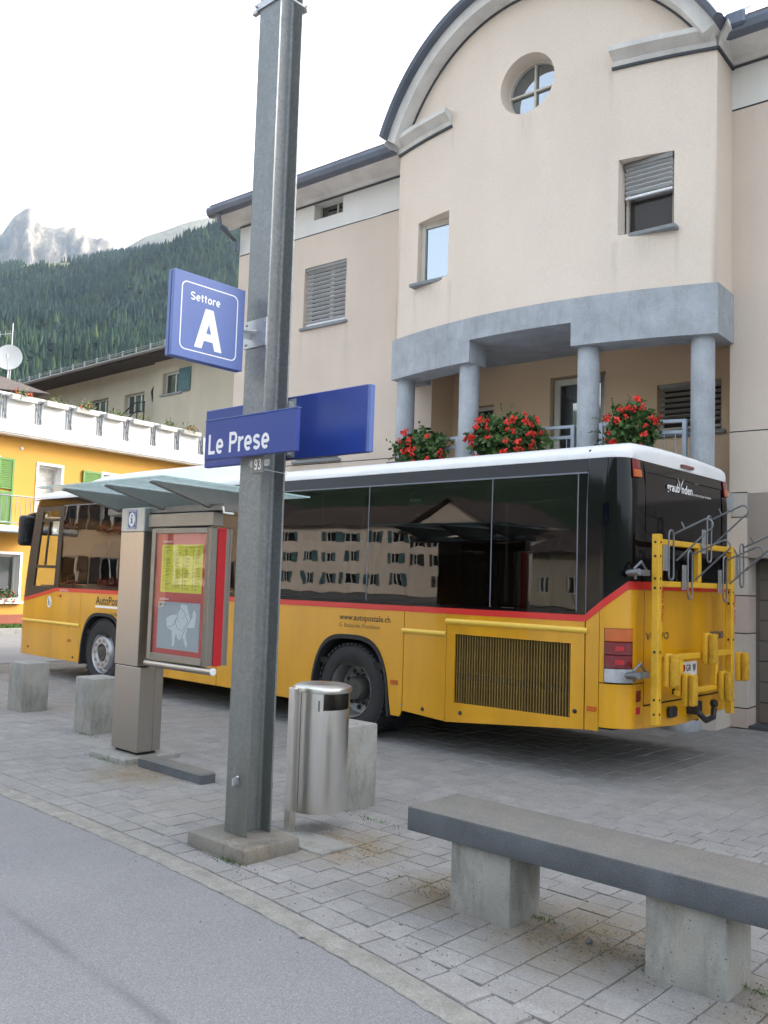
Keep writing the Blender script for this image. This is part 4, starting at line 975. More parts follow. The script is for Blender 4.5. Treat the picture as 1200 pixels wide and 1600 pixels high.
far_house((-74, -60, 0), math.radians(172), 19, 11, 8.6, 'stucco', 3, 6, 'long pale three storey house across the railway', 'teal')
far_house((-55.5, -57, 0), math.radians(190), 13, 11, 7.4, 'stucco', 3, 4, 'cream gabled house across the railway', 'soffit', True)
far_house((-96, -64, 0), math.radians(165), 15, 11, 9.5, 'stucco', 3, 4, 'tall cream house at the far end of the row across the railway', 'soffit', True)
far_house((-34, -44, 0), math.radians(200), 10, 8, 4.2, 'beige', 1, 3, 'low beige shed with tiled roof across the railway', None)
inn = far_house((-41, -9, 0), math.radians(118), 16, 10, 9.5, 'stucco_loggia', 3, 6, 'ochre inn with dark red shutters and flower boxes beyond the platform', 'soffit')
for k, w_ in enumerate([c for c in inn.children if c.name.startswith('window')]):
    bb = [Vector(c) for c in w_.bound_box]; x0, x1, z0 = min(c.x for c in bb), max(c.x for c in bb), min(c.z for c in bb)
    g = MB()
    for j in range(150): leaf_at(g, (random.uniform(x0-.1, x1+.1), random.gauss(-.18, .08), z0+random.gauss(.02, .12)), random.uniform(.05, .09))
    ob('window_flowers', g, 'plinthred', inn, smooth=0)
far_house((22, 34, 0), math.radians(-55), 16, 10, 8, 'stucco', 2, 5, 'pale house at the end of the side street', 'soffit')

# ================================================================ THE BUS
XR, XF, Y0, Y1, RCR, RCF = -3.58, -14.54, 6.98, 9.36, .22, .32
bus = thing('postal_bus', (-9, 8.17, 0), 'yellow and black coach with red stripe and folded bike rack on its tail', 'bus')
LS = (XR-RCR)-(XF+RCF); AR_ = RCR*PI/2; LRR = (Y1-Y0)-2*RCR; AF_ = RCF*PI/2; LFF = (Y1-Y0)-2*RCF
TOT = LS+AR_+LRR+AR_+LS+AF_+LFF+AF_
def sx(x): return x-(XF+RCF)
def sy(y): return LS+AR_+(y-(Y0+RCR))
def sxf(x): return LS+2*AR_+LRR+((XR-RCR)-x)          # far side
def plan(s):
    s %= TOT
    if s <= LS: return XF+RCF+s, Y0, 0, -1
    s -= LS
    if s <= AR_: a = -PI/2+s/RCR; return XR-RCR+RCR*math.cos(a), Y0+RCR+RCR*math.sin(a), math.cos(a), math.sin(a)
    s -= AR_
    if s <= LRR: return XR, Y0+RCR+s, 1, 0
    s -= LRR
    if s <= AR_: a = s/RCR; return XR-RCR+RCR*math.cos(a), Y1-RCR+RCR*math.sin(a), math.cos(a), math.sin(a)
    s -= AR_
    if s <= LS: return XR-RCR-s, Y1, 0, 1
    s -= LS
    if s <= AF_: a = PI/2+s/RCF; return XF+RCF+RCF*math.cos(a), Y1-RCF+RCF*math.sin(a), math.cos(a), math.sin(a)
    s -= AF_
    if s <= LFF: return XF, Y1-RCF-s, -1, 0
    s -= LFF
    a = PI+s/RCF; return XF+RCF+RCF*math.cos(a), Y0+RCF+RCF*math.sin(a), math.cos(a), math.sin(a)
def inset(z): return 0 if z < 2.55 else .03*((z-2.55)/.28)**2
def W(s, z, off=0):
    x, y, nx, ny = plan(s); d = off-inset(z)
    wt = min(1, max(0, (-12.9-x)/1.3)); return (x+nx*d+.30*wt*(max(0, z-1.15)/1.65)**1.25, y+ny*d, z)
Fz = lambda q, s: q(s) if callable(q) else q
def strip(mb, s0, s1, zl, zh, off=0, th=.02, ds=.08, nz=1):
    n = max(1, int(math.ceil(abs(s1-s0)/ds))); rings = []
    for i in range(n+1):
        s = s0+(s1-s0)*i/n; a, b = Fz(zl, s), max(Fz(zl, s)+.001, Fz(zh, s))
        zs = [a+(b-a)*k/nz for k in range(nz+1)]
        rings.append([W(s, z, off) for z in zs]+[W(s, z, off-th) for z in reversed(zs)])
    return mb.sweep(rings)
def stl(s):                                           # lower edge of the red stripe along the whole outline
    s %= TOT
    def near(x): return 1.368+(x+4)*.004
    a, b = sx(-13.23), -AF_
    if s > TOT-AF_-.3: s -= TOT
    if s < a: return near(-13.23)-(a-s)/(a-b)*.27
    r0, r1 = sx(-3.955), sy(7.08)
    if s <= r0: return near(s+XF+RCF)
    if s <= r1: return 1.368+(s-r0)/(r1-r0)*.292
    e0, e1 = sy(9.26), sxf(-3.955)
    if s <= e0: return 1.66
    if s <= e1: return 1.66-(s-e0)/(e1-e0)*.292
    f1 = sxf(-13.23)
    if s <= f1: return 1.35
    return 1.34-.27*min(1, (s-f1)/1.3)
sth = lambda s: stl(s)+.058+(.012 if sx(-3.955) < s < sxf(-3.955) else 0)
def arch(s, xc, hw, top):
    d = abs((s-sx(xc))/hw); return -1 if d >= 1 else .2+(top-.2)*(1-d**3.4)**(1/2.4)
def zbot(s):
    x = s+XF+RCF
    z = .295 if x < -6.06 else .36-.04*(x+6.06)/.6 if x < -5.46 else .32+.16*(x+5.46)/1.88
    return max(z, arch(s, -6.80, .595, 1.075), arch(s, -11.83, .60, 1.06))
def seg(s0, s1, name='body_panel', **k):
    g = MB(); strip(g, s0, s1, k.get('zl', zbot), k.get('zh', stl), ds=k.get('ds', .03)); return ob(name, g, k.get('mat', 'yellow'), bus, bevel=.003, smooth=35)
fs = sx(-12.47)
strip_front = MB()
seg(-AF_, fs-.004, zl=lambda s: .295 if s > -.3 else .30, name='front_corner_panel', ds=.06)
for a, b in ((-12.466, -10.6), (-10.592, -9.1), (-9.092, -8.05), (-8.042, -6.035)): seg(sx(a), sx(b))
seg(sx(-6.027), sx(-5.482), name='locker_door')
g = MB(); ga, gb = -5.372, -4.095                     # engine flap with grille opening
strip(g, sx(-5.474), sx(ga), zbot, stl, ds=.03); strip(g, sx(gb), sx(-3.961), zbot, stl, ds=.03)
strip(g, sx(ga), sx(gb), zbot, lambda s: .515+.015*(s-sx(ga))/1.277); strip(g, sx(ga), sx(gb), 1.172, stl)
ob('engine_flap', g, 'yellow', bus, smooth=35)
gr = ob('engine_grille', MB().box(ga+.001, gb-.001, Y0+.10, Y0+.12, .46, 1.20), 'joint', bus)
sm = MB().box(-.0045, .0045, -.02, .02, .0, .655).mesh('slat'); sm.materials.append(pm('dusty_yellow_slat', (.20, .125, .03), .6, var=.2, rrand=.15))
for i in range(42):
    o = bpy.data.objects.new('slat', sm); COL.objects.link(o); o.parent = gr; x = ga+.02+i*(gb-ga-.04)/41
    o.location = (x+9, Y0+.035-8.17, .517)
ob('grille_rail', MB().box(ga+.002, gb-.002, Y0+.06, Y0+.075, .70, .73).box(ga+.002, gb-.002, Y0+.06, Y0+.075, .95, .98), 'yellow_dk', gr)
# rear corner, hatch and bumper
cz = lambda s: .862
seg(sx(-3.951), sx(-3.822), zl=lambda s: .447+.02*(s-sx(-3.951)), name='corner_panel')
seg(sx(-3.818), sy(7.326), zl=.862, name='corner_panel')
bz = lambda s: .485-.05*min(1, max(0, (s-sx(-3.6))/.9)) if s < sy(8.17) else .435+.05*min(1, max(0, (s-sy(8.2))/.9))
seg(sx(-3.818), sy(7.326), zl=bz, zh=.855, name='bumper_corner'); seg(sy(7.332), sy(9.04), zl=bz, zh=.655, name='rear_bumper')
seg(sy(7.332), sy(9.04), zl=.668, name='rear_hatch'); seg(sy(9.046), sxf(-3.95), zl=bz, name='corner_panel')
seg(sxf(-3.94), sxf(-13.96), zl=.3, name='far_side_panel', ds=.3)
seg(TOT-AF_-LFF-AF_, TOT-AF_, zl=.3, zh=lambda s: 1.06, name='front_panel')
# red stripe, black band, glazing
g = MB(); strip(g, -AF_+.02, sx(-13.23), stl, sth, .003, .02, .06); strip(g, sx(-13.23), sx(-3.955), stl, sth, .003, .02, .2); strip(g, sx(-3.955), sy(7.08), stl, sth, .003, .02, .03); strip(g, sy(7.08), sy(9.26), stl, sth, .003, .02, .06); strip(g, sy(9.26), sxf(-3.95), stl, sth, .003, .02, .05)
ob('red_stripe', g, 'red', bus, smooth=35)
g = MB(); ZW0, ZW1, ZT = 1.452, 2.672, 2.80
strip(g, sx(-13.2), sx(-4.04), sth, lambda s: ZW0 if 1 else 0, -.006, .03, .3)
strip(g, -AF_, sx(-3.955), ZW1+.006, ZT, 0, .03, .06, 2)
strip(g, sx(-4.04), sx(-3.958), lambda s: sth(s)+.002, ZW1, 0, .02)
strip(g, sx(-3.95), sy(7.326), lambda s: sth(s)+.002, ZT, 0, .02, .03, 4)
strip(g, sy(9.05), sxf(-3.95), lambda s: sth(s)+.002, ZT, 0, .02, .03, 4)
strip(g, sy(7.332), sy(9.045), 2.70, ZT, 0, .02, .08, 2); strip(g, sy(7.332), sy(9.045), sth, 1.77, 0, .02)
strip(g, sxf(-3.94), sxf(-13.96), ZW1+.006, ZT, 0, .03, .3, 2); strip(g, sxf(-3.94), sxf(-13.96), 1.40, ZW0, 0, .03, .3)
strip(g, sxf(-13.96), TOT-AF_, 2.55, ZT, 0, .03, .1, 2)
ob('black_band', g, 'black', bus, smooth=35)
xs_ = [-13.17, -11.44, -9.80, -8.185, -6.580, -4.970, -4.047]
for a, b in zip(xs_, xs_[1:]):
    g = MB(); strip(g, sx(a)+.007, sx(b)-.007, ZW0+.004, ZW1-.006, -.002, .008, .4, 3); ob('side_window', g, 'tint', bus, smooth=35)
    g = MB(); strip(g, sx(a)+.007, sx(b)-.007, ZW0+.004, ZW0+.03, -.011, .01, .4); strip(g, sx(a)+.007, sx(b)-.007, ZW1-.05, ZW1-.006, -.011, .01, .4); strip(g, sx(a)+.007, sx(a)+.06, ZW0+.031, ZW1-.051, -.011, .01, .4, 2); strip(g, sx(b)-.06, sx(b)-.007, ZW0+.031, ZW1-.051, -.011, .01, .4, 2); ob('window_seal', g, 'black', bus)
g = MB()
for x in xs_[1:]: strip(g, sx(x)-.005, sx(x)+.005, ZW0, ZW1, -.001, .02, .1, 3)
strip(g, sx(-3.957), sx(-3.951), lambda s: sth(s), ZT, .0005, .02, .1, 3)
strip(g, sx(-13.2), sx(-3.958), ZW1-.005, ZW1+.008, .0015, .02, .3)
ob('joint_line', g, 'line', bus)
for a, b in ((-4.0, -6.4), (-6.45, -8.9), (-8.95, -11.4), (-11.45, -13.9)):
    g = MB(); strip(g, sxf(a), sxf(b), ZW0+.004, ZW1, 0, .008, .4, 3); ob('far_window', g, 'tint', bus)
g = MB(); strip(g, sxf(-13.98), TOT-AF_*.5, 1.07, 2.545, -.01, .01, .06, 5); ob('windscreen', g, 'clear', bus, smooth=35)
# driver's window with its bars
dz = lambda s: max(1.40, sth(s)+.02)
g = MB(); strip(g, sx(-14.0), sx(-13.33), dz, 2.60, -.012, .008, .1, 4); ob('driver_window', g, 'clear', bus)
g = MB()
strip(g, -AF_*.45, sx(-14.0)-.002, lambda s: sth(s), 2.672, .0, .03, .05, 6)
strip(g, sx(-13.33), sx(-13.18), lambda s: sth(s)+.001, 2.672, 0, .03, .05, 4)
strip(g, sx(-14.0), sx(-13.33), sth, dz, 0, .03, .05); strip(g, sx(-14.0), sx(-13.33), 2.60, 2.672, 0, .03, .05)
strip(g, sx(-14.0), sx(-13.33), 1.69, 1.735, .004, .025, .05); strip(g, sx(-14.0), sx(-13.33), 2.43, 2.475, .004, .025, .05)
strip(g, sx(-13.72), sx(-13.68), 1.736, 2.43, .003, .02, .05, 3)
ob('driver_window_frame', g, 'plastic', bus, smooth=35)
# roof
g = MB(); rings = []; NS = 140
sl_ = [TOT*i/NS for i in range(NS)]+[LS+AR_*i/8 for i in range(9)]+[LS+AR_+LRR+AR_*i/8 for i in range(9)]; sl_ = sorted(set(round(s, 4) for s in sl_))
for z, q in ((2.795, .02), (2.80, 0), (2.835, .0), (2.868, .02), (2.90, .09), (2.94, .28), (2.972, .6), (2.98, .93)):
    R = []
    for s in sl_:
        x, y, nx, ny = plan(s); x0, y0, _ = W(s, 2.80, .006); yc_, xc_ = (Y0+Y1)/2, (XR+XF)/2
        dx = .55*q; x1 = max(XF+.28+dx, min(XR-dx, x0)) if q > .01 else x0
        R.append((x1, yc_+(y0-yc_)*(1-q), z+(.05*(1-abs((y0-yc_)*(1-q)/1.2)**2) if z > 2.8 else 0)))
    rings.append(R)
g.sweep(rings); ob('roof', g, 'busroof', bus, smooth=50)
g = MB().box(-5.62, -5.58, Y0-.02, Y0+.0, 2.79, 2.80); 
g = MB(); strip(g, sx(-3.962), sx(-3.948), 2.798, 2.88, .004, .02); ob('roof_joint', g, 'joint', bus)
g = MB(); R = []
for x, k in ((-13.3, .05), (-13.1, .55), (-12.7, .9), (-12.0, 1), (-10.2, 1), (-9.7, .85), (-9.2, .5), (-8.85, .05)):
    R.append([(x, 8.17-.95, 2.94)]+[(x, 8.17-.9*math.cos(t), 2.96+(.06+.22*math.sin(t)**.6)*k) for t in [PI*i/12 for i in range(13)]]+[(x, 8.17+.95, 2.94)])
g.sweep(R); ob('roof_pod', g, 'busroof', bus, smooth=60)
ob('roof_vent', MB().box(-7.62, -7.3, 8.3, 8.6, 3.0, 3.16), 'plastic', bus, bevel=.04)
# rub rails
for a, b, z in ((-6.05, -5.486, 1.165), (-5.482, -3.93, 1.292), (-14.3, -12.47, .842)):
    g = MB(); n_ = 20
    R = []
    for i in range(n_+1):
        x = a+(b-a)*i/n_; s = sx(x); R.append([W(s, z-.026, .001), W(s, z-.018, .016), W(s, z, .024), W(s, z+.018, .018), W(s, z+.026, .001)])
    g.sweep(R); ob('rub_rail', g, pm('pale_yellow_rail', (.80, .52, .06), .3, var=.03, coat=.3) if 'pale_yellow_rail' not in bpy.data.materials else bpy.data.materials['pale_yellow_rail'], bus, smooth=60)
# arch linings, wheels
for xc, hw, top in ((-6.80, .595, 1.075), (-11.83, .60, 1.06)):
    g = MB(); R = []
    for i in range(41):
        d = -1+2*i/40; d *= .9995; x = xc+d*hw; z = max(.28, .2+(top-.2)*(1-abs(d)**3.4)**(1/2.4))
        k = .955; x2 = xc+d*hw*k; z2 = max(.28, .2+(top-.045-.2)*(1-abs(d)**3.4)**(1/2.4))
        R.append([(x, Y0-.012, z), (x2, Y0-.012, z2), (x2, Y0+.75, z2), (x, Y0+.75, z)])
    g.sweep(R); ob('wheel_arch', g, 'rubber', bus, smooth=40)
def wheel(xc, yc, dual, side=1):
    t = bpy.data.objects.new('wheel', MB().mesh('wheel')); 
    R_, wd = .487, .29; f = yc
    g = MB().lathe([(.30, .02), (.315, .0), (.36, -.012), (.42, -.012), (.455, .0), (.478, .02), (R_, .045), (R_, wd-.045), (.478, wd-.02), (.455, wd), (.30, wd-.02)], xc, f, R_, 'y', 56, cap=False)
    if dual: g.lathe([(.30, wd+.05), (.45, wd+.04), (R_, wd+.09), (R_, 2*wd), (.3, 2*wd+.04)], xc, f, R_, 'y', 40, cap=False)
    for i in range(48):
        a = 2*PI*i/48
        for (y0, y1, of) in ((.0, .09, 0), (.10, .19, .5), (.20, .29, 0)):
            aa = a+of*2*PI/48; c, s = math.cos(aa), math.sin(aa); tx, tz = -s, c; w_ = .021
            pts = []
            for rr in (R_-.012, R_+.009):
                for yy in (y0, y1):
                    for q in (-w_, w_): pts.append((xc+c*rr+tx*q, f+yy, R_+s*rr+tz*q))
            g.add(pts, [(0, 1, 3, 2), (4, 6, 7, 5), (0, 4, 5, 1), (2, 3, 7, 6), (0, 2, 6, 4), (1, 5, 7, 3)])
    wob = ob('wheel', g, 'rubber', bus, smooth=35)
    if dual:
        g = MB().lathe([(.305, .025), (.295, .0), (.285, .01), (.275, .05), (.262, .16), (.25, .17), (.15, .185), (.13, .17)], xc, f, R_, 'y', 48, cap=False); r_ = ob('rim', g, 'rim_dirty', wob, smooth=35)
        g = MB()
        for i in range(10): a = 2*PI*i/10+.2; g.lathe([(.026, .164), (.026, .167)], xc+.205*math.cos(a), f, R_+.205*math.sin(a), 'y', 12)
        ob('hand_hole', g, 'joint', wob, kind='stuff')
        ob('hub', MB().lathe([(.14, .17), (.135, .08), (.11, .05), (.001, .045)], xc, f, R_, 'y', 24), 'hubdark', wob, smooth=40)
        g = MB()
        for i in range(10): a = 2*PI*i/10; g.lathe([(.014, .17), (.014, .14), (.008, .13)], xc+.16*math.cos(a), f, R_+.16*math.sin(a), 'y', 6)
        ob('wheel_nut', g, 'hubdark', wob, smooth=0)
    else:
        g = MB().lathe([(.305, .025), (.295, .0), (.285, .01), (.27, .06), (.25, .07), (.235, -.01), (.225, -.02), (.135, -.02), (.125, .0), (.12, .03)], xc, f, R_, 'y', 48, cap=False); ob('rim', g, 'rim', wob, smooth=35)
        g = MB()
        for i in range(10):
            a = 2*PI*i/10; g.lathe([(.024, -.021), (.024, -.026), (.016, -.027)], xc+.18*math.cos(a), f, R_+.18*math.sin(a), 'y', 10)
        ob('wheel_nut', g, 'rim_dirty', wob, smooth=40)
        ob('hub', MB().lathe([(.125, .03), (.11, .005), (.10, -.01), (.001, -.012)], xc, f, R_, 'y', 24), 'hubdark', wob, smooth=40)
    bpy.data.objects.remove(t)
wheel(-6.80, Y0+.035, True); wheel(-11.83, Y0+.03, False)
for xc in (-6.80, -11.83):
    ob('wheel', MB().lathe([(.25, -.02), (.45, 0), (.487, -.04), (.487, -.26), (.45, -.29), (.25, -.28)], xc, Y1-.04, .487, 'y', 32), 'rubber', bus, smooth=35)
# chassis, floor, lining, seats
ob('chassis', MB().box(-13.9, -3.95, 7.75, 8.6, .38, .62).box(-5.6, -3.85, 7.3, 9.0, .42, .7), 'joint', bus)
ob('floor', MB().box(-14.1, -3.75, Y0+.03, Y1-.03, .74, .80), 'joint', bus)
ob('ceiling_lining', MB().box(-13.9, -3.7, Y0+.06, Y1-.06, 2.70, 2.72), 'busfloor', bus)
ob('bulkhead', MB().box(-3.72, -3.68, Y0+.1, Y1-.1, .81, 1.7), 'joint', bus)
sg = MB().box(-.24, .24, -.22, .24, .42, .54).sweep([[(-.24+e, .2+d, z) for d in (0, .1)]+[(.24-e, .2+d, z) for d in (.1, 0)] for z, e, dd in ((.5, 0, 0), (1.05, .02, 0), (1.12, .06, 0), (1.2, .09, 0), (1.3, .1, 0), (1.34, .14, 0))]).box(-.06, .06, -.1, .1, .0, .42)
sme = sg.mesh('seat', bevel=.02); sme.materials.append(MT['seat'])
for i in range(9):
    for yv in (7.3, 7.8, 8.62, 9.06):
        o = bpy.data.objects.new('seat', sme); COL.objects.link(o); o.parent = bus; o.location = (-12.3+i*.92+9, yv-8.17, .80); o.rotation_euler = (0, 0, -PI/2)
o = bpy.data.objects.new('driver_seat', sme); COL.objects.link(o); o.parent = bus; o.location = (-13.0+9, 7.45-8.17, .75); o.rotation_euler = (0, 0, -PI/2)
ob('dashboard', MB().box(-14.1, -13.7, 7.1, 9.2, .8, 1.42), 'plastic', bus, bevel=.05)
g = MB(); c_ = Vector((-13.62, 7.5, 1.55)); ax_ = Vector((-.5, 0, .86)); u_ = Vector((0, 1, 0)); v_ = ax_.cross(u_)
g.tube([tuple(c_+(u_*math.cos(2*PI*i/24)+v_*math.sin(2*PI*i/24))*.23) for i in range(24)], .016, 6, closed=True).tube([tuple(c_), (-13.8, 7.5, 1.2)], .03, 6); ob('steering_wheel', g, 'plastic', bus)
ob('exit_plate', MB().box(-6.02, -5.86, Y0+.012, Y0+.016, 2.49, 2.515), 'greensign', bus)
ob('grab_pole', MB().tube([(-7.9, 7.55, .8), (-7.9, 7.55, 2.7)], .016, 8).tube([(-9.5, 7.55, .8), (-9.5, 7.55, 2.7)], .016, 8), 'yellow', bus)
# mirrors at the front
g = MB().box(-14.62, -14.46, 6.95, 7.22, 2.05, 2.56); mi = ob('mirror', g, 'plastic', bus, bevel=.06, seg=3)
ob('mirror_arm', MB().tube([(-14.0, 7.35, 2.72), (-14.3, 7.36, 2.68), (-14.5, 7.3, 2.60), (-14.54, 7.2, 2.57), (-14.54, 7.1, 2.54)], [.03, .045, .05, .05, .04], 8), 'plastic', mi)
ob('mirror_glass', MB().box(-14.459, -14.455, 6.99, 7.18, 2.12, 2.49), 'glass', mi)
g = MB().box(-14.6, -14.42, 7.29, 7.5, 2.24, 2.54); ob('mirror', g, 'plastic', bus, bevel=.05, seg=3)
# small fittings
def patch(name, s0, s1, z0, z1, mat, off=.006, par=bus, bevel=.002, ds=.02):
    g = MB(); strip(g, s0, s1, z0, z1, off, .012, ds); return ob(name, g, mat, par, bevel=bevel, smooth=35)
for x, z in ((-6.142, .632), (-3.88, .632), (-12.75, .60)): patch('side_marker', sx(x)-.045, sx(x)+.045, z-.02, z+.022, 'amber', .012)
patch('indicator_lamp', sx(-13.15), sx(-13.07), 1.245, 1.295, 'amber', .02)
for x, z in ((-5.758, .405), (-5.287, .425), (-4.045, .592), (-12.62, .36), (-14.05, .42)):
    ob('panel_lock', MB().lathe([(.02, .0), (.02, -.006), (.012, -.009)], x, Y0, z, 'y', 14), 'plastic', bus)
patch('step_lamp', sx(-6.05), sx(-6.03), .40, .42, 'rim', .008)
lc = (('amber', 1.215, 1.322), ('redlens', 1.102, 1.21), ('redlens', .988, 1.097), ('clearlens', .868, .983))
tl = patch('tail_lamp', sx(-3.772), sy(7.135), .862, 1.327, 'joint', .005, ds=.015)
for mt, a, b in lc:
    patch('lens', sx(-3.766), sy(7.13), a, b, mt, .012, tl, .004, .015)
    patch('reflector', sx(-3.68), sx(-3.61), a+.035, b-.035, 'redspot' if mt == 'redlens' else mt, .0145, tl, 0, .02)  # brighter red patches paint bulb glow into the lenses
patch('rear_reflector', sy(7.19), sy(7.27), .705, .80, 'redlens', .006); patch('rear_reflector', sy(7.19), sy(7.26), .60, .66, 'redspot', .006)
tl2 = patch('tail_lamp', sy(9.21), sxf(-3.772), .862, 1.327, 'redlens', .01)
for a, b in ((7.12, 7.24), (9.09, 9.20)):
    l = patch('high_lamp', sy(a), sy(b), 2.63, 2.79, 'redlens', .012); patch('lens', sy(a)+.004, sy(b)-.004, 2.634, 2.70, 'amber', .02, l)
ob('brake_lamp', MB().box(XR-.02, XR+.012, 8.08, 8.33, 2.82, 2.85), 'redlens', bus, bevel=.004)
g = MB(); strip(g, sy(7.35), sy(9.03), 1.775, 2.695, -.004, .01, .1, 3); ob('rear_window', g, 'black', bus)
g = MB(); strip(g, sy(7.326), sy(7.332), .66, 2.8, .0005, .02, .1, 3); ob('hatch_seam', g, 'joint', bus)
ob('hatch_handle', MB().box(XR, XR+.02, 7.9, 8.03, .72, .77), 'joint', bus)
ob('bumper_slot', MB().box(XR-.01, XR+.004, 7.36, 9.0, .658, .666), 'joint', bus)
ob('socket', MB().box(XR, XR+.05, 7.78, 7.92, .52, .62), 'plastic', bus, bevel=.015)
th_ = ob('tow_hitch', MB().tube([(XR+.02, 8.28, .60), (XR+.1, 8.28, .52), (XR+.1, 8.42, .45), (XR+.12, 8.54, .47), (XR+.12, 8.56, .56)], .028, 8).lathe([(.001, -.04), (.03, -.03), (.04, 0), (.03, .03), (.001, .04)], XR+.12, 8.56, .60, n=14).box(XR, XR+.1, 8.21, 8.33, .52, .64), 'plastic', bus, smooth=50)
pl = ob('number_plate', MB().box(XR+.002, XR+.012, 8.07, 8.42, .79, 1.0), 'whiteplate', bus, bevel=.004)
text('GR', 'lettering', 'ink', pl, (XR+.0125, 8.17, .915), (0, 1, 0), (0, 0, 1), height=.06, bold=.02)
text('170', 'lettering', 'ink', pl, (XR+.0125, 8.12, .815), (0, 1, 0), (0, 0, 1), height=.07, bold=.02)
ob('shield', MB().prism([(8.085, .975), (8.15, .975), (8.15, .93), (8.118, .90), (8.085, .93)], lambda p, q, t: (t, p, q), XR+.0121, XR+.0135), 'redspot', pl)
ob('shield', MB().prism([(8.32, .975), (8.385, .975), (8.385, .93), (8.352, .90), (8.32, .93)], lambda p, q, t: (t, p, q), XR+.0121, XR+.0135), 'line', pl)
text('VOLVO', 'lettering', 'chrome', bus, (XR+.002, 7.36, 1.225), (0, 1, 0), (0, 0, 1), height=.062, width=.46, bold=.03)
text('8700', 'lettering', 'chrome', bus, (XR+.002, 8.74, 1.20), (0, 1, 0), (0, 0, 1), height=.07, width=.34, bold=.03)
# lettering on the side and tail
text('www.autopostale.ch', 'lettering', 'ink', bus, (-6.965, Y0-.0005, 1.232), (1, 0, 0), (0, 0, 1), width=.745, bold=.012)
text('G. Balzarolo, Poschiavo', 'lettering', 'inkgrey', bus, (-6.965, Y0-.0005, 1.155), (1, 0, 0), (0, 0, 1), width=.60)
text('AutoPostale', 'lettering', 'ink', bus, (-12.04, Y0-.0005, 1.185), (1, 0, 0), (0, 0, 1), width=.83, bold=.02)
ob('white_underline', MB().box(-12.05, -11.2, Y0-.002, Y0+.002, 1.135, 1.165), 'white', bus)
text('La classe gialla', 'lettering', 'ink', bus, (-11.62, Y0-.0005, 1.04), (1, 0, 0), (0, 0, 1), width=.40, bold=.01)
ob('sticker', MB().prism([(-13.43+.065*math.cos(2*PI*i/24), 1.16+.09*math.sin(2*PI*i/24)) for i in range(24)], lambda p, q, t: (p, t, q), Y0-.0025, Y0+.003), 'white', bus)
ob('sticker_print', MB().box(-13.46, -13.445, Y0-.004, Y0-.0026, 1.13, 1.22).tube([(-13.43+.03*math.cos(2*PI*i/16), Y0-.003, 1.14+.03*math.sin(2*PI*i/16)) for i in range(16)], .006, 4, closed=True), 'ink', bus)
text('AutoPostale', 'lettering', 'white', bus, (-13.12, Y0-.004, sth(sx(-13.1))-.048), (1, 0, 0), (0, 0, 1), width=.26)
text('graub', 'lettering', 'white', bus, (XR+.0005, 7.76, 2.575), (0, 1, 0), (0, 0, 1), height=.082, width=.27, bold=.02)
text('nden', 'lettering', 'white', bus, (XR+.0005, 8.075, 2.575), (0, 1, 0), (0, 0, 1), height=.082, width=.24, bold=.02)
g = MB()
for sg_ in (-1, 1): g.prism([(8.05, 2.60), (8.05+sg_*.022, 2.665), (8.05+sg_*.062, 2.71), (8.05+sg_*.03, 2.655)], lambda p, q, t: (t, p, q), XR+.0001, XR+.0015)
ob('horn_logo', g, 'white', bus)
text('la vostra meta per le vacanze', 'lettering', 'white', bus, (XR+.0005, 8.335, 2.575), (0, 1, 0), (0, 0, 1), width=.42)
# bike rack folded on the tail
rk = ob('bike_rack', MB().box(-3.45, -3.385, 7.19, 7.265, .53, 2.14), 'yellow_dk', bus, bevel=.006); ob('upright', MB().box(-3.45, -3.385, 8.80, 8.87, .49, 2.11), 'yellow_dk', rk, bevel=.006)
ob('crossbar', MB().box(-3.44, -3.39, 7.266, 8.799, 2.05, 2.10), 'yellow_dk', rk, bevel=.005); ob('crossbar', MB().box(-3.44, -3.39, 7.266, 8.799, 1.69, 1.74), 'yellow_dk', rk, bevel=.005)
ob('upright', MB().box(-3.44, -3.39, 8.02, 8.09, 1.741, 2.049), 'yellow_dk', rk, bevel=.005)
ob('crossbar', MB().box(-3.44, -3.39, 7.266, 8.799, 1.055, 1.105), 'yellow_dk', rk, bevel=.005); ob('crossbar', MB().box(-3.44, -3.39, 7.62, 8.5, .745, .79), 'yellow_dk', rk, bevel=.005)
for y in (7.68, 8.46): ob('upright', MB().box(-3.44, -3.39, y-.03, y+.03, .791, 1.054), 'yellow_dk', rk, bevel=.005)
g = MB()
for y, zz in ((7.2275, (.62, .74, 1.14, 1.68, 1.76, 1.95, 2.07)), (8.835, (.62, 1.2, 1.55, 1.66))):
    for z in zz: g.lathe([(.011, 0), (.011, .003)], -3.3855, y, z, 'x', 10); g.lathe([(.011, -.003), (.011, 0)], -3.417, y-.0375 if y < 8 else y-.035, z, 'y', 10)
ob('bolt_hole', g, 'joint', rk, kind='stuff')
text('Bike Rider', 'lettering', 'redspot', rk, (-3.3845, 7.245, 1.66), (0, 0, -1), (0, 1, 0), width=.27, bold=.0)
text('Bike Rider', 'lettering', 'redspot', rk, (-3.3845, 8.853, 1.62), (0, 0, -1), (0, 1, 0), width=.27, bold=.0)
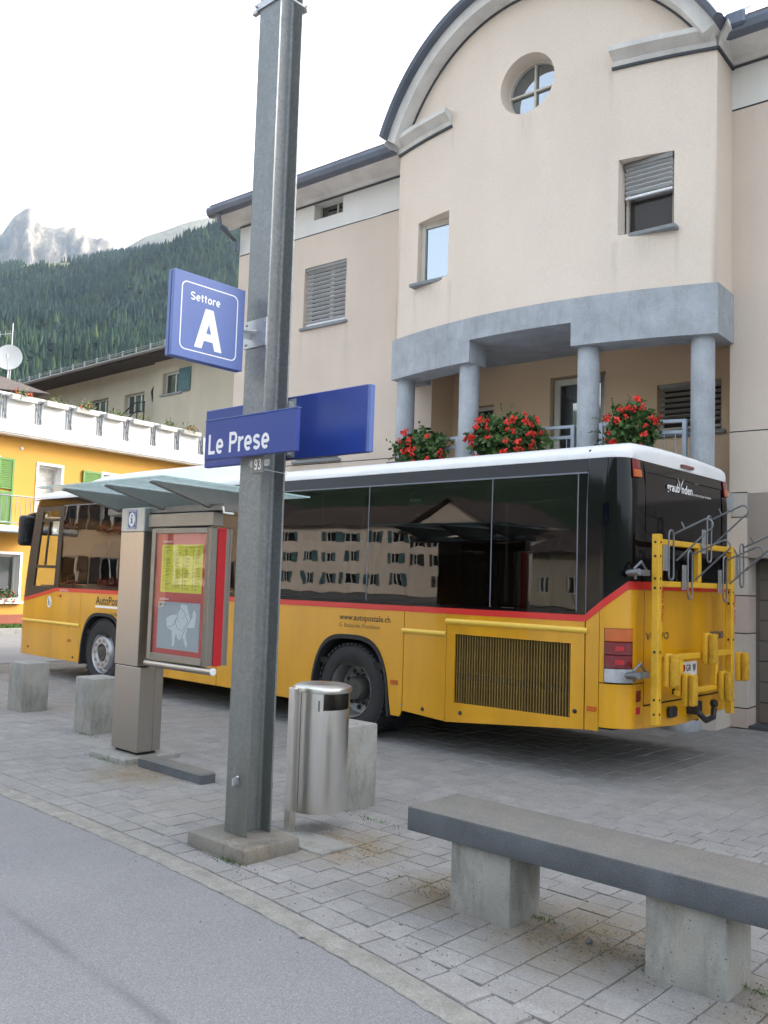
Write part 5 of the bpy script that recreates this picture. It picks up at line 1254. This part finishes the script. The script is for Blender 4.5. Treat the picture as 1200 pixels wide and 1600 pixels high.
for i, (y, zt) in enumerate(((7.345, 2.18), (7.73, 2.02), (8.15, 2.36), (8.53, 2.0), (8.95, 2.14))):
    zb = zt-.43; hw = .047; X_ = -3.345
    loop = [(X_, y+hw*math.cos(a), zt-hw+hw*math.sin(a)) for a in [PI*k/8 for k in range(9)]]+[(X_, y+hw*math.cos(a), zb+hw+hw*math.sin(a)) for a in [PI+PI*k/8 for k in range(9)]]
    y -= .0; h = ob('wheel_hook', MB().tube(loop, .0085, 8, closed=True), 'rackrod', rk, smooth=60)
    a0, a1 = Vector((X_, y+.06, zb+.40)), Vector((-3.08, y+.06, zb+.52)); dd = (a1-a0).normalized(); nn = Vector((dd.z, 0, -dd.x)); c_ = a1+nn*.05
    b0 = Vector((X_+.02, y+.06, zb+.17))
    pts = [tuple(a0), tuple(a1)]+[tuple(c_-nn*.05*math.cos(t)+dd*.05*math.sin(t)) for t in [PI*k/8 for k in range(1, 8)]]+[tuple(a1+nn*.1-dd*.01), tuple(b0)]
    ob('hook_arm', MB().tube(pts, .0085, 8).tube([tuple(a0+dd*.1), tuple(a0+dd*.1+Vector((-.02, -.02, .06)))], .007, 6), 'rackrod', rk, smooth=60)
    ob('hook_plate', MB().box(X_-.035, X_-.03, y-.085, y-.005, zb+.08, zb+.30), 'steelcap', rk)
for y, z0 in ((7.27, .845), (7.64, .655), (8.075, 1.0), (8.45, .635), (8.86, .80)):
    p_ = ob('frame_pad', MB().box(-3.383, -3.325, y, y+.115, z0, z0+.285), 'yellow_dk', rk, bevel=.022, seg=2)
    ob('brush', MB().box(-3.322, -3.268, y+.003, y+.112, z0+.006, z0+.279), 'foam', rk, bevel=.02, seg=2)
for z in (1.80, .94):
    g = MB().tube([(-3.56, 7.14, z), (-3.56, 7.0, z), (-3.45, 6.97, z+.01)], .028, 8).tube([(-3.5, 7.21, z+.02), (-3.5, 7.1, z+.1), (-3.52, 7.02, z+.04), (-3.52, 7.04, z-.05)], .012, 6).box(-3.56, -3.46, 7.05, 7.19, z-.02, z+.03); ob('rack_clamp', g, 'rackrod', rk, smooth=50)

# ================================================================ PLATFORM FURNITURE
# galvanised H-section mast on its concrete foot
pf_ = solo('pole_footing', MB().box(-4.705, -4.135, 3.435, 3.875, -.03, .085), 'base_concrete', (-4.42, 3.65, 0), 'chipped concrete block under the steel mast', 'footing', bevel=.022, seg=2)
PX0, PX1, PY0, PY1, TF = -4.540, -4.335, 3.60, 3.805, .014
xm = (PX0+PX1)/2; wb = .006; fr = .018
def half(sign):
    o = [(PX0, PY0), (PX1, PY0), (PX1, PY0+TF)]
    o += [(xm+wb+fr-fr*math.sin(t), PY0+TF+fr-fr*math.cos(t)) for t in (0, PI/6, PI/3, PI/2)]
    o += [(xm+wb+fr-fr*math.cos(t), PY1-TF-fr+fr*math.sin(t)) for t in (0, PI/6, PI/3, PI/2)]
    o += [(PX1, PY1-TF), (PX1, PY1), (PX0, PY1), (PX0, PY1-TF)]
    o += [(xm-wb-fr+fr*math.sin(t), PY1-TF-fr+fr*math.cos(t)) for t in (0, PI/6, PI/3, PI/2)]
    o += [(xm-wb-fr+fr*math.cos(t), PY0+TF+fr-fr*math.sin(t)) for t in (0, PI/6, PI/3, PI/2)]
    o += [(PX0, PY0+TF)]; return o
mast = thing('catenary_mast', (-4.4375, 3.7025, .085), 'tall galvanised steel H section mast carrying the blue station signs', 'mast')
ob('post', MB().prism(half(1), lambda p, q, t: (p, q, t), .086, 7.2), 'galv', mast, smooth=35, bevel=.0015)
g = MB()
g.box(PX0-.03, PX1+.03, PY0-.012, PY0-.001, 5.44, 5.49); g.box(PX0-.03, PX1+.03, PY1+.001, PY1+.012, 5.44, 5.49)
for x, sg in ((PX0-.02, -1), (PX1+.02, 1)): g.tube([(x, PY0-.03, 5.465), (x, PY1+.03, 5.465)], .008, 6); g.box(min(x, x+sg*.05), max(x, x+sg*.05), PY0-.01, PY0+.02, 5.43, 5.455)
ob('collar', g, 'steelcap', mast)
ob('bracket_plate', MB().box(PX0-.012, PX1+.004, PY0-.008, PY0-.0005, 3.135, 3.315), 'steelcap', mast, bevel=.002)
g = MB()
for x in (PX0+.012, PX1-.014):
    for z in (3.16, 3.29): g.lathe([(.008, 0), (.008, -.007), (.004, -.009)], x, PY0-.008, z, 'y', 6)
ob('bolt', g, 'steelcap', mast)
ob('earth_lug', MB().box(-4.455, -4.42, 3.575, 3.599, .39, .425).tube([(-4.437, 3.585, .43), (-4.40, 3.575, .445)], .006, 6).box(-4.437, -4.425, 3.56, 3.576, .385, .42), 'steelcap', mast)
ob('cable_strap', MB().tube([(-4.345, 3.59, 2.352), (-4.33, 3.62, 2.345), (-4.33, 3.81, 2.335)], .004, 5), 'steelcap', mast)
np_ = ob('mast_number_plate', MB().box(-4.395, -4.285, 3.578, 3.588, 2.318, 2.425), 'steeldark', mast, bevel=.002)
flat_letters('93', 'white', np_, (-4.373, 3.578, 2.337), (1, 0, 0), (0, 0, 1), .070, .066, .16, .14)
ob('plate_clamp', MB().box(-4.42, -4.396, 3.582, 3.598, 2.36, 2.40).box(-4.284, -4.25, 3.582, 3.598, 2.36, 2.40).tube([(-4.43, 3.585, 2.378), (-4.24, 3.585, 2.378)], .006, 6), 'steelcap', mast)
# station name boards, one on each side of the mast
def board(x0, x1, y0, y1, z0, z1, label, mat):
    t = thing('station_sign', ((x0+x1)/2, y0, z0), label, 'sign')
    ob('panel', MB().box(x0, x1, y0, y1, z0, z1), mat, t, bevel=.004); return t
t = board(-4.800, -3.910, 3.505, 3.535, 2.418, 2.674, 'blue station name board lettered Le Prese on front of the mast', 'blue')
flat_letters('Le Prese', 'white', t, (-4.757, 3.505, 2.452), (1, 0, 0), (0, 0, 1), .130, .607, .165, .09)
ob('edge_trim', MB().box(-4.802, -3.908, 3.503, 3.537, 2.6745, 2.681), 'blue_fade', t)
ob('sign_clamp', MB().box(-4.52, -4.36, 3.5355, 3.5985, 2.50, 2.54).box(-4.52, -4.36, 3.5355, 3.5985, 2.60, 2.64), 'steelcap', t)
t = board(-5.262, -3.665, 3.845, 3.885, 2.435, 2.848, 'larger blank dark blue board behind the mast', 'blue')
flat_letters('Le Prese', 'white', t, (-3.85, 3.8855, 2.5), (-1, 0, 0), (0, 0, 1), .18, 1.0, .165, .09)
ob('end_cap', MB().box(-3.6645, -3.640, 3.845, 3.885, 2.437, 2.846), 'blue_fade', t, bevel=.003)
ob('sign_clamp', MB().box(-4.36, -4.325, 3.806, 3.8445, 2.46, 2.50).box(-4.36, -4.30, 3.835, 3.8445, 2.445, 2.52).box(-4.36, -4.30, 3.835, 3.8445, 2.76, 2.83).box(-4.36, -4.325, 3.806, 3.8445, 2.77, 2.81), 'steelcap', t)
# sector sign, projecting towards the track
SX0, SX1, SY0, SY1, SZ0, SZ1 = -4.525, -4.462, 2.984, 3.520, 2.966, 3.490
t = thing('sector_sign', (-4.49, 3.25, 2.97), 'square blue sector sign lettered Settore A projecting from mast', 'sign')
ob('panel', MB().box(-4.488, SX1, SY0, SY1, SZ0, SZ1), 'blue_fade', t, bevel=.003); ob('back_panel', MB().box(SX0, -4.496, SY0, SY1, SZ0, SZ1), 'blue_fade', t, bevel=.003)
ob('core', MB().box(-4.4955, -4.4885, SY0+.006, SY1-.006, SZ0+.006, SZ1-.006), 'blue', t)
def rrect(y0, y1, z0, z1, r, n=6):
    return [(cy+r*math.cos(a0+PI/2*k/n), cz+r*math.sin(a0+PI/2*k/n)) for cy, cz, a0 in ((y1-r, z1-r, 0), (y0+r, z1-r, PI/2), (y0+r, z0+r, PI), (y1-r, z0+r, 1.5*PI)) for k in range(n+1)]
oo, ii = rrect(SY0+.054, SY1-.056, SZ0+.05, SZ1-.055, .04), rrect(SY0+.061, SY1-.063, SZ0+.057, SZ1-.062, .034)
g = MB(); g.sweep([[(SX1+.0001, *a), (SX1+.0012, *a), (SX1+.0012, *b), (SX1+.0001, *b)] for a, b in zip(oo, ii)], closed=True); ob('white_outline', g, 'white', t)
hY, hZ = SY1-SY0, SZ1-SZ0
flat_letters('Settore', 'white', t, (SX1, SY0+.225*hY, SZ1-.305*hZ), (0, 1, 0), (0, 0, 1), .050, .41*hY, .17, .10)
flat_letters('A', 'white', t, (SX1, SY0+.30*hY, SZ1-.845*hZ), (0, 1, 0), (0, 0, 1), .25, .385*hY, .19)
ob('support_arm', MB().box(-4.485, -4.475, 3.5205, 3.5915, 3.19, 3.24).tube([(-4.48, 3.5205, 3.235), (-4.42, 3.5915, 3.235)], .008, 6), 'steelcap', t)

# information kiosk
kp = solo('kiosk_plinth', MB().box(-7.53, -6.95, 4.38, 4.98, -.03, .05), 'concrete', (-7.24, 4.68, 0), 'pale concrete slab under the steel information pillar', 'slab', bevel=.012)
solo('edging_stone', MB().box(-6.85, -5.93, 4.45, 4.60, -.04, .085), 'bench', (-6.4, 4.52, 0), 'single dark granite kerb stone lying beside the pillar base', 'kerb stone', bevel=.015)
ki = thing('information_pillar', (-7.22, 4.67, .05), 'brushed steel information pillar with blue i sign and glass canopy', 'information point')
KX0, KX1, KY0, KY1 = -7.43, -7.01, 4.54, 4.785
ob('foot', MB().box(KX0+.03, KX1-.03, KY0+.03, KY1-.03, .051, .075), 'joint', ki)
ob('lower_casing', MB().box(KX0, KX1, KY0, KY0+.158, .076, .822), 'steelk', ki, bevel=.004); ob('lower_casing', MB().box(KX0+.001, KX1-.001, KY0+.162, KY1, .076, .822), 'steelk', ki, bevel=.004)
UX0, UX1 = -7.455+.0, -7.075
ob('upper_casing', MB().box(UX0, UX1, KY0+.003, KY0+.15, .828, 2.043), 'steelk', ki, bevel=.005)
ob('cap', MB().box(UX0, UX1, KY0+.002, KY0+.151, 2.045, 2.262), 'steelcap', ki, bevel=.004)
ob('filler', MB().box(UX0+.01, UX1-.01, KY0+.01, KY0+.14, .81, 2.05), 'joint', ki)
zi0, zi1, xi0, xi1 = 2.068, 2.245, -7.365, -7.185
xi = (xi0+xi1)/2; isg = ob('info_sign', MB().box(xi-.072, xi+.072, KY0-.002, KY0+.0015, 2.07, 2.242), 'blue', ki, bevel=.001)
zc = 2.156
g = MB(); oo = [(xi+.05*math.cos(2*PI*k/32), zc+.066*math.sin(2*PI*k/32)) for k in range(32)]
ob('white_oval', MB().prism(oo, lambda p, q, t: (p, t, q), KY0-.0035, KY0-.0021), 'white', isg)
g = MB().box(xi-.062, xi+.062, KY0-.003, KY0-.0021, 2.232, 2.236).box(xi-.062, xi+.062, KY0-.003, KY0-.0021, 2.076, 2.08).box(xi-.064, xi-.060, KY0-.003, KY0-.0021, 2.08, 2.232).box(xi+.060, xi+.064, KY0-.003, KY0-.0021, 2.08, 2.232); ob('white_border', g, 'white', isg)
ob('lettering', MB().box(xi-.009, xi+.009, KY0-.0046, KY0-.0036, zc-.034, zc+.014).box(xi-.018, xi-.0092, KY0-.0046, KY0-.0036, zc+.004, zc+.014).box(xi-.018, xi-.0092, KY0-.0046, KY0-.0036, zc-.034, zc-.026).box(xi+.0092, xi+.018, KY0-.0046, KY0-.0036, zc-.034, zc-.026).prism([(xi+.011*math.cos(2*PI*k/14), zc+.034+.011*math.sin(2*PI*k/14)) for k in range(14)], lambda p, q, t: (p, t, q), KY0-.0046, KY0-.0036), 'ink', isg)
# display case
QX0, QX1, QY0, QY1, QZ0, QZ1 = -6.985, -6.122, 4.575, 4.80, .912, 2.065
cs = ob('display_case', MB().box(QX0, QX1, QY0+.02, QY1-.02, QZ0, QZ1), 'case', ki, bevel=.003)
for y0, y1, s_ in ((QY0, QY0+.0195, -1), (QY1-.0195, QY1, 1)):
    e = .058; g = MB(); g.box(QX0-.004, QX0+e, y0, y1, QZ0-.004, QZ1+.004); g.box(QX1-e, QX1+.004, y0, y1, QZ0-.004, QZ1+.004); g.box(QX0+e, QX1-e, y0, y1, QZ1-e*.7, QZ1+.004); g.box(QX0+e, QX1-e, y0, y1, QZ0-.004, QZ0+e); ob('case_frame', g, 'case', cs, bevel=.003)
ob('red_side', MB().box(QX1+.0005, QX1+.012, QY0+.072, QY0+.158, QZ0-.003, QZ1+.004), 'casered', cs, bevel=.002)
ob('back_sheet', MB().box(QX0+.058, QX1-.058, QY0+.0175, QY0+.0195, QZ0+.058, QZ1-.04), 'posterred', cs)
PXa, PXb = QX0+.145, QX1-.115
ys = QY0+.0165
tt = ob('timetable', MB().box(PXa, PXb, ys-.001, ys, 1.508, 1.925), 'posteryel', cs)
ob('heading_band', MB().box(PXa-.005, PXb+.005, ys-.001, ys, 1.927, 1.985), 'posterred', cs)
text('AutoPostale', 'lettering', 'white', cs, (PXa+.01, ys-.0012, 1.945), (1, 0, 0), (0, 0, 1), width=.14, bold=.01)
g = MB(); rr_ = random.Random(3)
for c in range(4):
    x = PXa+.03+c*.145
    for r in range(30):
        z = 1.875-r*.0118
        if rr_.random() < .86: g.box(x, x+rr_.choice((.012, .02, .016)), ys-.0015, ys-.0011, z, z+.006)
        if rr_.random() < .8: g.box(x+.03, x+.03+rr_.uniform(.03, .085), ys-.0015, ys-.0011, z, z+.0042)
g.box(PXa+.03, PXa+.12, ys-.0015, ys-.0011, 1.90, 1.907); g.box(PXb-.22, PXb-.02, ys-.0015, ys-.0011, 1.90, 1.906)
ob('timetable_print', g, pm('olive_print', (.22, .19, .02), .7, var=.05), cs, smooth=0)
mp_ = ob('zone_map', MB().box(PXa-.02, PXb-.005, ys-.001, ys, 1.015, 1.425), 'postergrey', cs)
ob('heading_band', MB().box(PXa-.02, PXb-.005, ys-.001, ys, 1.427, 1.475), 'posterred', cs)
text('AutoPostale', 'lettering', 'white', cs, (PXa-.005, ys-.0012, 1.44), (1, 0, 0), (0, 0, 1), width=.14, bold=.01)
mo = [(.22, .30), (.30, .31), (.34, .36), (.36, .40), (.44, .395), (.47, .33), (.50, .27), (.54, .36), (.575, .33), (.56, .21), (.46, .20), (.44, .13), (.47, .06), (.45, .03), (.40, .12), (.37, .09), (.33, .10), (.30, .15), (.28, .04), (.25, .03), (.24, .17), (.16, .19), (.15, .27)]
mo = [(PXa-.04+p*1.02, 1.01+q) for p, q in mo]
mm_ = MB().add([(p, ys-.0016, q) for p, q in mo], [tuple(range(len(mo)))]); ob('map_area', mm_, 'maplight', cs, smooth=0)
g = MB().tube([(PXa+.11, ys-.0018, 1.20), (PXa+.22, ys-.0018, 1.22), (PXa+.27, ys-.0018, 1.30), (PXa+.31, ys-.0018, 1.38), (PXa+.37, ys-.0018, 1.35), (PXa+.43, ys-.0018, 1.26), (PXa+.36, ys-.0018, 1.18), (PXa+.28, ys-.0018, 1.2), (PXa+.25, ys-.0018, 1.26), (PXa+.3, ys-.0018, 1.30)], .0016, 4).tube([(PXa+.33, ys-.0018, 1.10), (PXa+.44, ys-.0018, 1.25), (PXa+.5, ys-.0018, 1.32)], .0016, 4)
for k in range(9): g.box(PXa+.2+.03*k, PXa+.21+.03*k, ys-.002, ys-.0012, 1.08+.03*((k*5) % 9), 1.086+.03*((k*5) % 9))
g.box(PXa, PXa+.03, ys-.002, ys-.0012, 1.385, 1.41).box(PXa+.04, PXa+.10, ys-.002, ys-.0012, 1.397, 1.402); ob('map_print', g, 'ink', cs, smooth=0)
ob('cover_glass', MB().box(QX0+.0585, QX1-.0585, QY0+.004, QY0+.008, QZ0+.0585, QZ1-.041), 'caseglass', cs)
ob('paper_edge', MB().box(QX0+.28, QX1-.12, QY0+.02, QY0+.03, QZ0-.022, QZ0-.005), 'posteryel', cs)
ob('leaning_bar', MB().tube([(KX1-.01, 4.60, .868), (-6.045, 4.60, .872)], .031, 16), 'steelk', ki, smooth=60); ob('bar_cap', MB().lathe([(.0315, 0), (.0315, .008), (.026, .012)], -6.0445, 4.60, .872, 'x', 20), 'whiteplate', ki)
# beam and canopy
ob('beam', MB().box(UX1+.002, -6.10, KY0+.035, KY0+.145, 2.085, 2.20), 'case', ki, bevel=.004)
ob('hanger', MB().box(-6.75, -6.25, KY0+.07, KY0+.11, 2.066, 2.084), 'joint', ki)
CXa, CXb, CYa, CYb = -7.95, -5.92, 3.94, 5.50
def cz_(y): return 2.425-.028*(y-CYa)/(CYb-CYa)
ob('canopy_gutter', MB().prism([(4.60, 2.215), (4.60, 2.27), (4.82, 2.27), (4.86, 2.215), (4.78, 2.205), (4.64, 2.205)], lambda p, q, t: (t, p, q), -7.8, -6.0), 'steeldark', ki)
for x in (-7.60, -6.88, -6.20):
    f = ob('canopy_arm', MB().prism([(4.02, cz_(4.02)-.03), (4.02, cz_(4.02)-.012), (5.42, cz_(5.42)-.012), (5.42, cz_(5.42)-.03), (4.95, 2.26), (4.86, 2.235), (4.60, 2.235), (4.52, 2.262)], lambda p, q, t: (t, p, q), x-.022, x+.022), 'steeldark', ki, bevel=.003)
for a, b in ((-7.95, -7.242), (-7.236, -6.542), (-6.536, -5.92)):
    gl = ob('canopy_glass', MB().prism([(CYa, cz_(CYa)-.006), (CYa, cz_(CYa)+.006), (CYb, cz_(CYb)+.006), (CYb, cz_(CYb)-.006)], lambda p, q, t: (t, p, q), a, b), 'canopy', ki)
    ob('glass_edge', MB().box(a, b, CYa-.003, CYa-.0005, cz_(CYa)-.006, cz_(CYa)+.006).prism([(CYa, cz_(CYa)-.006), (CYa, cz_(CYa)+.006), (CYb, cz_(CYb)+.006), (CYb, cz_(CYb)-.006)], lambda p, q, t: (t, p, q), b+.0004, b+.0022), 'canopyedge', gl)
ob('cable_clip', MB().tube([(-6.05, 4.62, 2.25), (-6.0, 4.60, 2.235), (-5.99, 4.60, 2.19), (-5.9, 4.63, 2.18)], .009, 6), 'whiteplate', ki)

# litter bin on its post
bn = thing('litter_bin', (-4.47, 4.09, 0), 'round brushed stainless litter bin hung on a square post', 'bin')
bc = (-4.424, 4.294); BRd = .186; Zb, Zt = .135, .915
ob('post', MB().box(-4.505, -4.448, 4.06, 4.115, -.02, .945), 'steel', bn, bevel=.004)
ob('hinge_plate', MB().box(-4.478, -4.46, 4.116, 4.19, .16, .86), 'steeldark', bn)
g = MB(); nA = 96; o0, o1 = math.radians(-42), math.radians(30); zo0, zo1 = .805, .912
def cyl(r, a, z): return (bc[0]+r*math.cos(a), bc[1]+r*math.sin(a), z)
for i in range(nA):
    a, b = -PI+2*PI*i/nA, -PI+2*PI*(i+1)/nA; mid = (a+b)/2
    zz = [(Zb, zo0), (zo0, zo1), (zo1, Zt)]
    for k, (z0, z1) in enumerate(zz):
        if k == 1 and o0 < mid < o1: continue
        g.quad(cyl(BRd, a, z0), cyl(BRd, b, z0), cyl(BRd, b, z1), cyl(BRd, a, z1)); g.quad(cyl(BRd-.004, a, z0), cyl(BRd-.004, a, z1), cyl(BRd-.004, b, z1), cyl(BRd-.004, b, z0))
ob('body', g, 'steel', bn, smooth=40)
g = MB().lathe([(.001, .16), (.175, .16), (.178, .62), (.18, .72)], bc[0], bc[1], 0, n=48, cap=False); ob('liner', g, 'steeldark', bn, smooth=50)
ob('lid', MB().lathe([(.18, .912), (.198, .914), (.202, .928), (.196, .948), (.16, .962), (.08, .968), (.001, .968)], bc[0], bc[1], 0, n=64), 'steel', bn, smooth=50)
sa = math.radians(-100)
g = MB()
for a in (math.radians(-92), math.radians(-128)): g.box(bc[0]+(BRd+.0005)*math.cos(a)-.002, bc[0]+(BRd+.0015)*math.cos(a)+.002, bc[1]+(BRd+.0005)*math.sin(a)-.001, bc[1]+(BRd+.001)*math.sin(a)+.001, Zb, Zt)
ob('door_seam', g, 'joint', bn)
a = math.radians(-50); ob('sticker', MB().quad(cyl(BRd+.0008, a-.035, .80), cyl(BRd+.0008, a+.035, .80), cyl(BRd+.0008, a+.035, .87), cyl(BRd+.0008, a-.035, .87)), 'steeldark', bn)
solo('concrete_slab', MB().box(-4.50, -3.98, 3.90, 4.18, -.03, .012), 'concrete', (-4.2, 4.05, 0), 'pale flat concrete slab set in paving behind the mast foot', 'slab', bevel=.006)

# concrete bollards
def bollard(x0, x1, y0, y1, h, label):
    solo('concrete_bollard', MB().box(x0, x1, y0, y1, -.04, h), 'concrete', ((x0+x1)/2, (y0+y1)/2, 0), label, 'bollard', 'square concrete bollards edging the bus bay', bevel=.014, seg=2)
bollard(-10.56, -10.2, 5.03, 5.36, .565, 'square concrete bollard farthest left, in front of the bus nose')
bollard(-8.77, -8.42, 4.90, 5.22, .565, 'square concrete bollard partly behind the steel information pillar')
bollard(-4.94, -4.60, 4.74, 5.06, .60, 'square concrete bollard half hidden behind the litter bin')
solo('rounded_block', MB().lathe([(.22, -.02), (.23, .02), (.22, .12), (.19, .16), (.1, .175), (.001, .178)], -4.66, 10.55, 0, n=28), 'beam', (-4.66, 10.55, 0), 'low rounded concrete block behind the tow hitch of the bus', 'block', smooth=50)

# bench
be = thing('stone_bench', (-2.2, 3.95, 0), 'long dark stone bench on two pale concrete block legs', 'bench')
ob('seat', MB().box(-3.165, -1.17, 3.735, 4.175, .352, .478), 'bench', be, bevel=.008, seg=2)
for a, b in ((-2.91, -2.54), (-1.835, -1.475)): ob('leg', MB().box(a, b, 3.79, 4.07, -.03, .351), 'concrete', be, bevel=.012, seg=2)

# little things lying on the paving
def stone(x, y, r, label):
    g = MB().lathe([(.001, -.8), (.6, -.6), (.95, -.1), (.9, .35), (.5, .7), (.001, .8)], 0, 0, 0, n=9); g.v = [(x+a*r*random.uniform(.8, 1.15), y+b*r*random.uniform(.8, 1.15), .01+r*.55+c*r*.8) for a, b, c in g.v]
    solo('stone', g, 'bench', (x, y, 0), label, 'stone', smooth=20)
stone(-2.161, 3.891, .021, 'small dark stone lying on sandy paving between the bench legs')
g = MB()
for cx, cy, sx_, sy_, n_ in ((-2.2, 3.95, .30, .14, 520), (-1.15, 3.86, .25, .16, 420), (-3.1, 3.95, .18, .12, 220), (-4.05, 4.12, .22, .12, 300), (-4.4, 4.55, .3, .2, 60), (-6.6, 4.38, .4, .08, 80), (-5, 3.25, 2.2, .12, 200), (-2.5, 3.1, 1.0, .2, 110), (-4.2, 3.42, .35, .06, 70)):
    for i in range(n_):
        x, yv = random.gauss(cx, sx_), random.gauss(cy, sy_); r = random.uniform(.0015, .0055)
        if -4.71 < x < -4.13 and 3.43 < yv < 3.88: continue
        if yv < edge(x)-.3: continue
        p = [(x+r*math.cos(a)*random.uniform(.7, 1.3), yv+r*math.sin(a)*random.uniform(.7, 1.3), .0) for a in (0, 1.57, 3.14, 4.71)]
        g.add(p+[(x, yv, r*1.1)], [(0, 1, 4), (1, 2, 4), (2, 3, 4), (3, 0, 4)])
me = bpy.data.meshes.new('loose_grit'); me.from_pydata(g.v, [], g.f); me.materials.append(MT['grit']); o = bpy.data.objects.new('loose_grit', me); COL.objects.link(o); tag(o, 'loose sandy grit scattered round the bench and mast foot', kind='stuff')
g = MB()
for cx, cy, n_, sp_ in ((-4.28, 3.42, 50, .09), (-2.5, 4.0, 40, .08), (-1.42, 3.98, 30, .07), (-4.3, 4.72, 40, .12), (-7.3, 4.36, 40, .14), (-8.5, 4.88, 30, .15)):
    for i in range(n_):
        x, yv = random.gauss(cx, sp_), random.gauss(cy, .015); h = random.uniform(.008, .03); a = random.uniform(0, 6.3); dx, dy = math.cos(a)*.004, math.sin(a)*.004
        g.add([(x-dx, yv-dy, 0), (x+dx, yv+dy, 0), (x+random.uniform(-.02, .02), yv+random.uniform(-.02, .02), h)], [(0, 1, 2)])
me = bpy.data.meshes.new('joint_moss'); me.from_pydata(g.v, [], g.f); me.materials.append(MT['grass']); o = bpy.data.objects.new('joint_moss', me); COL.objects.link(o); tag(o, 'thin moss and weeds growing where blocks meet the paving', kind='stuff')
def dry_leaf(x, y, rz, label, s=.03):
    pts = [(-1, 0, .0), (-.4, .34, .12), (.4, .3, .2), (1, 0, .08), (.4, -.3, .22), (-.4, -.34, .12), (0, 0, .05)]
    c, s_ = math.cos(rz), math.sin(rz); base = edge(x)
    g = MB().add([(x+(p*c-q*s_)*s, y+(p*s_+q*c)*s, .003+z*s) for p, q, z in pts], [(0, 1, 6), (1, 2, 6), (2, 3, 6), (3, 4, 6), (4, 5, 6), (5, 0, 6)])
    solo('dry_leaf', g, 'kerb', (x, y, 0), label, 'leaf', smooth=0)
dry_leaf(-3.15, 2.98, .4, 'curled pale dry leaf on the kerb strip by the asphalt edge', .026)
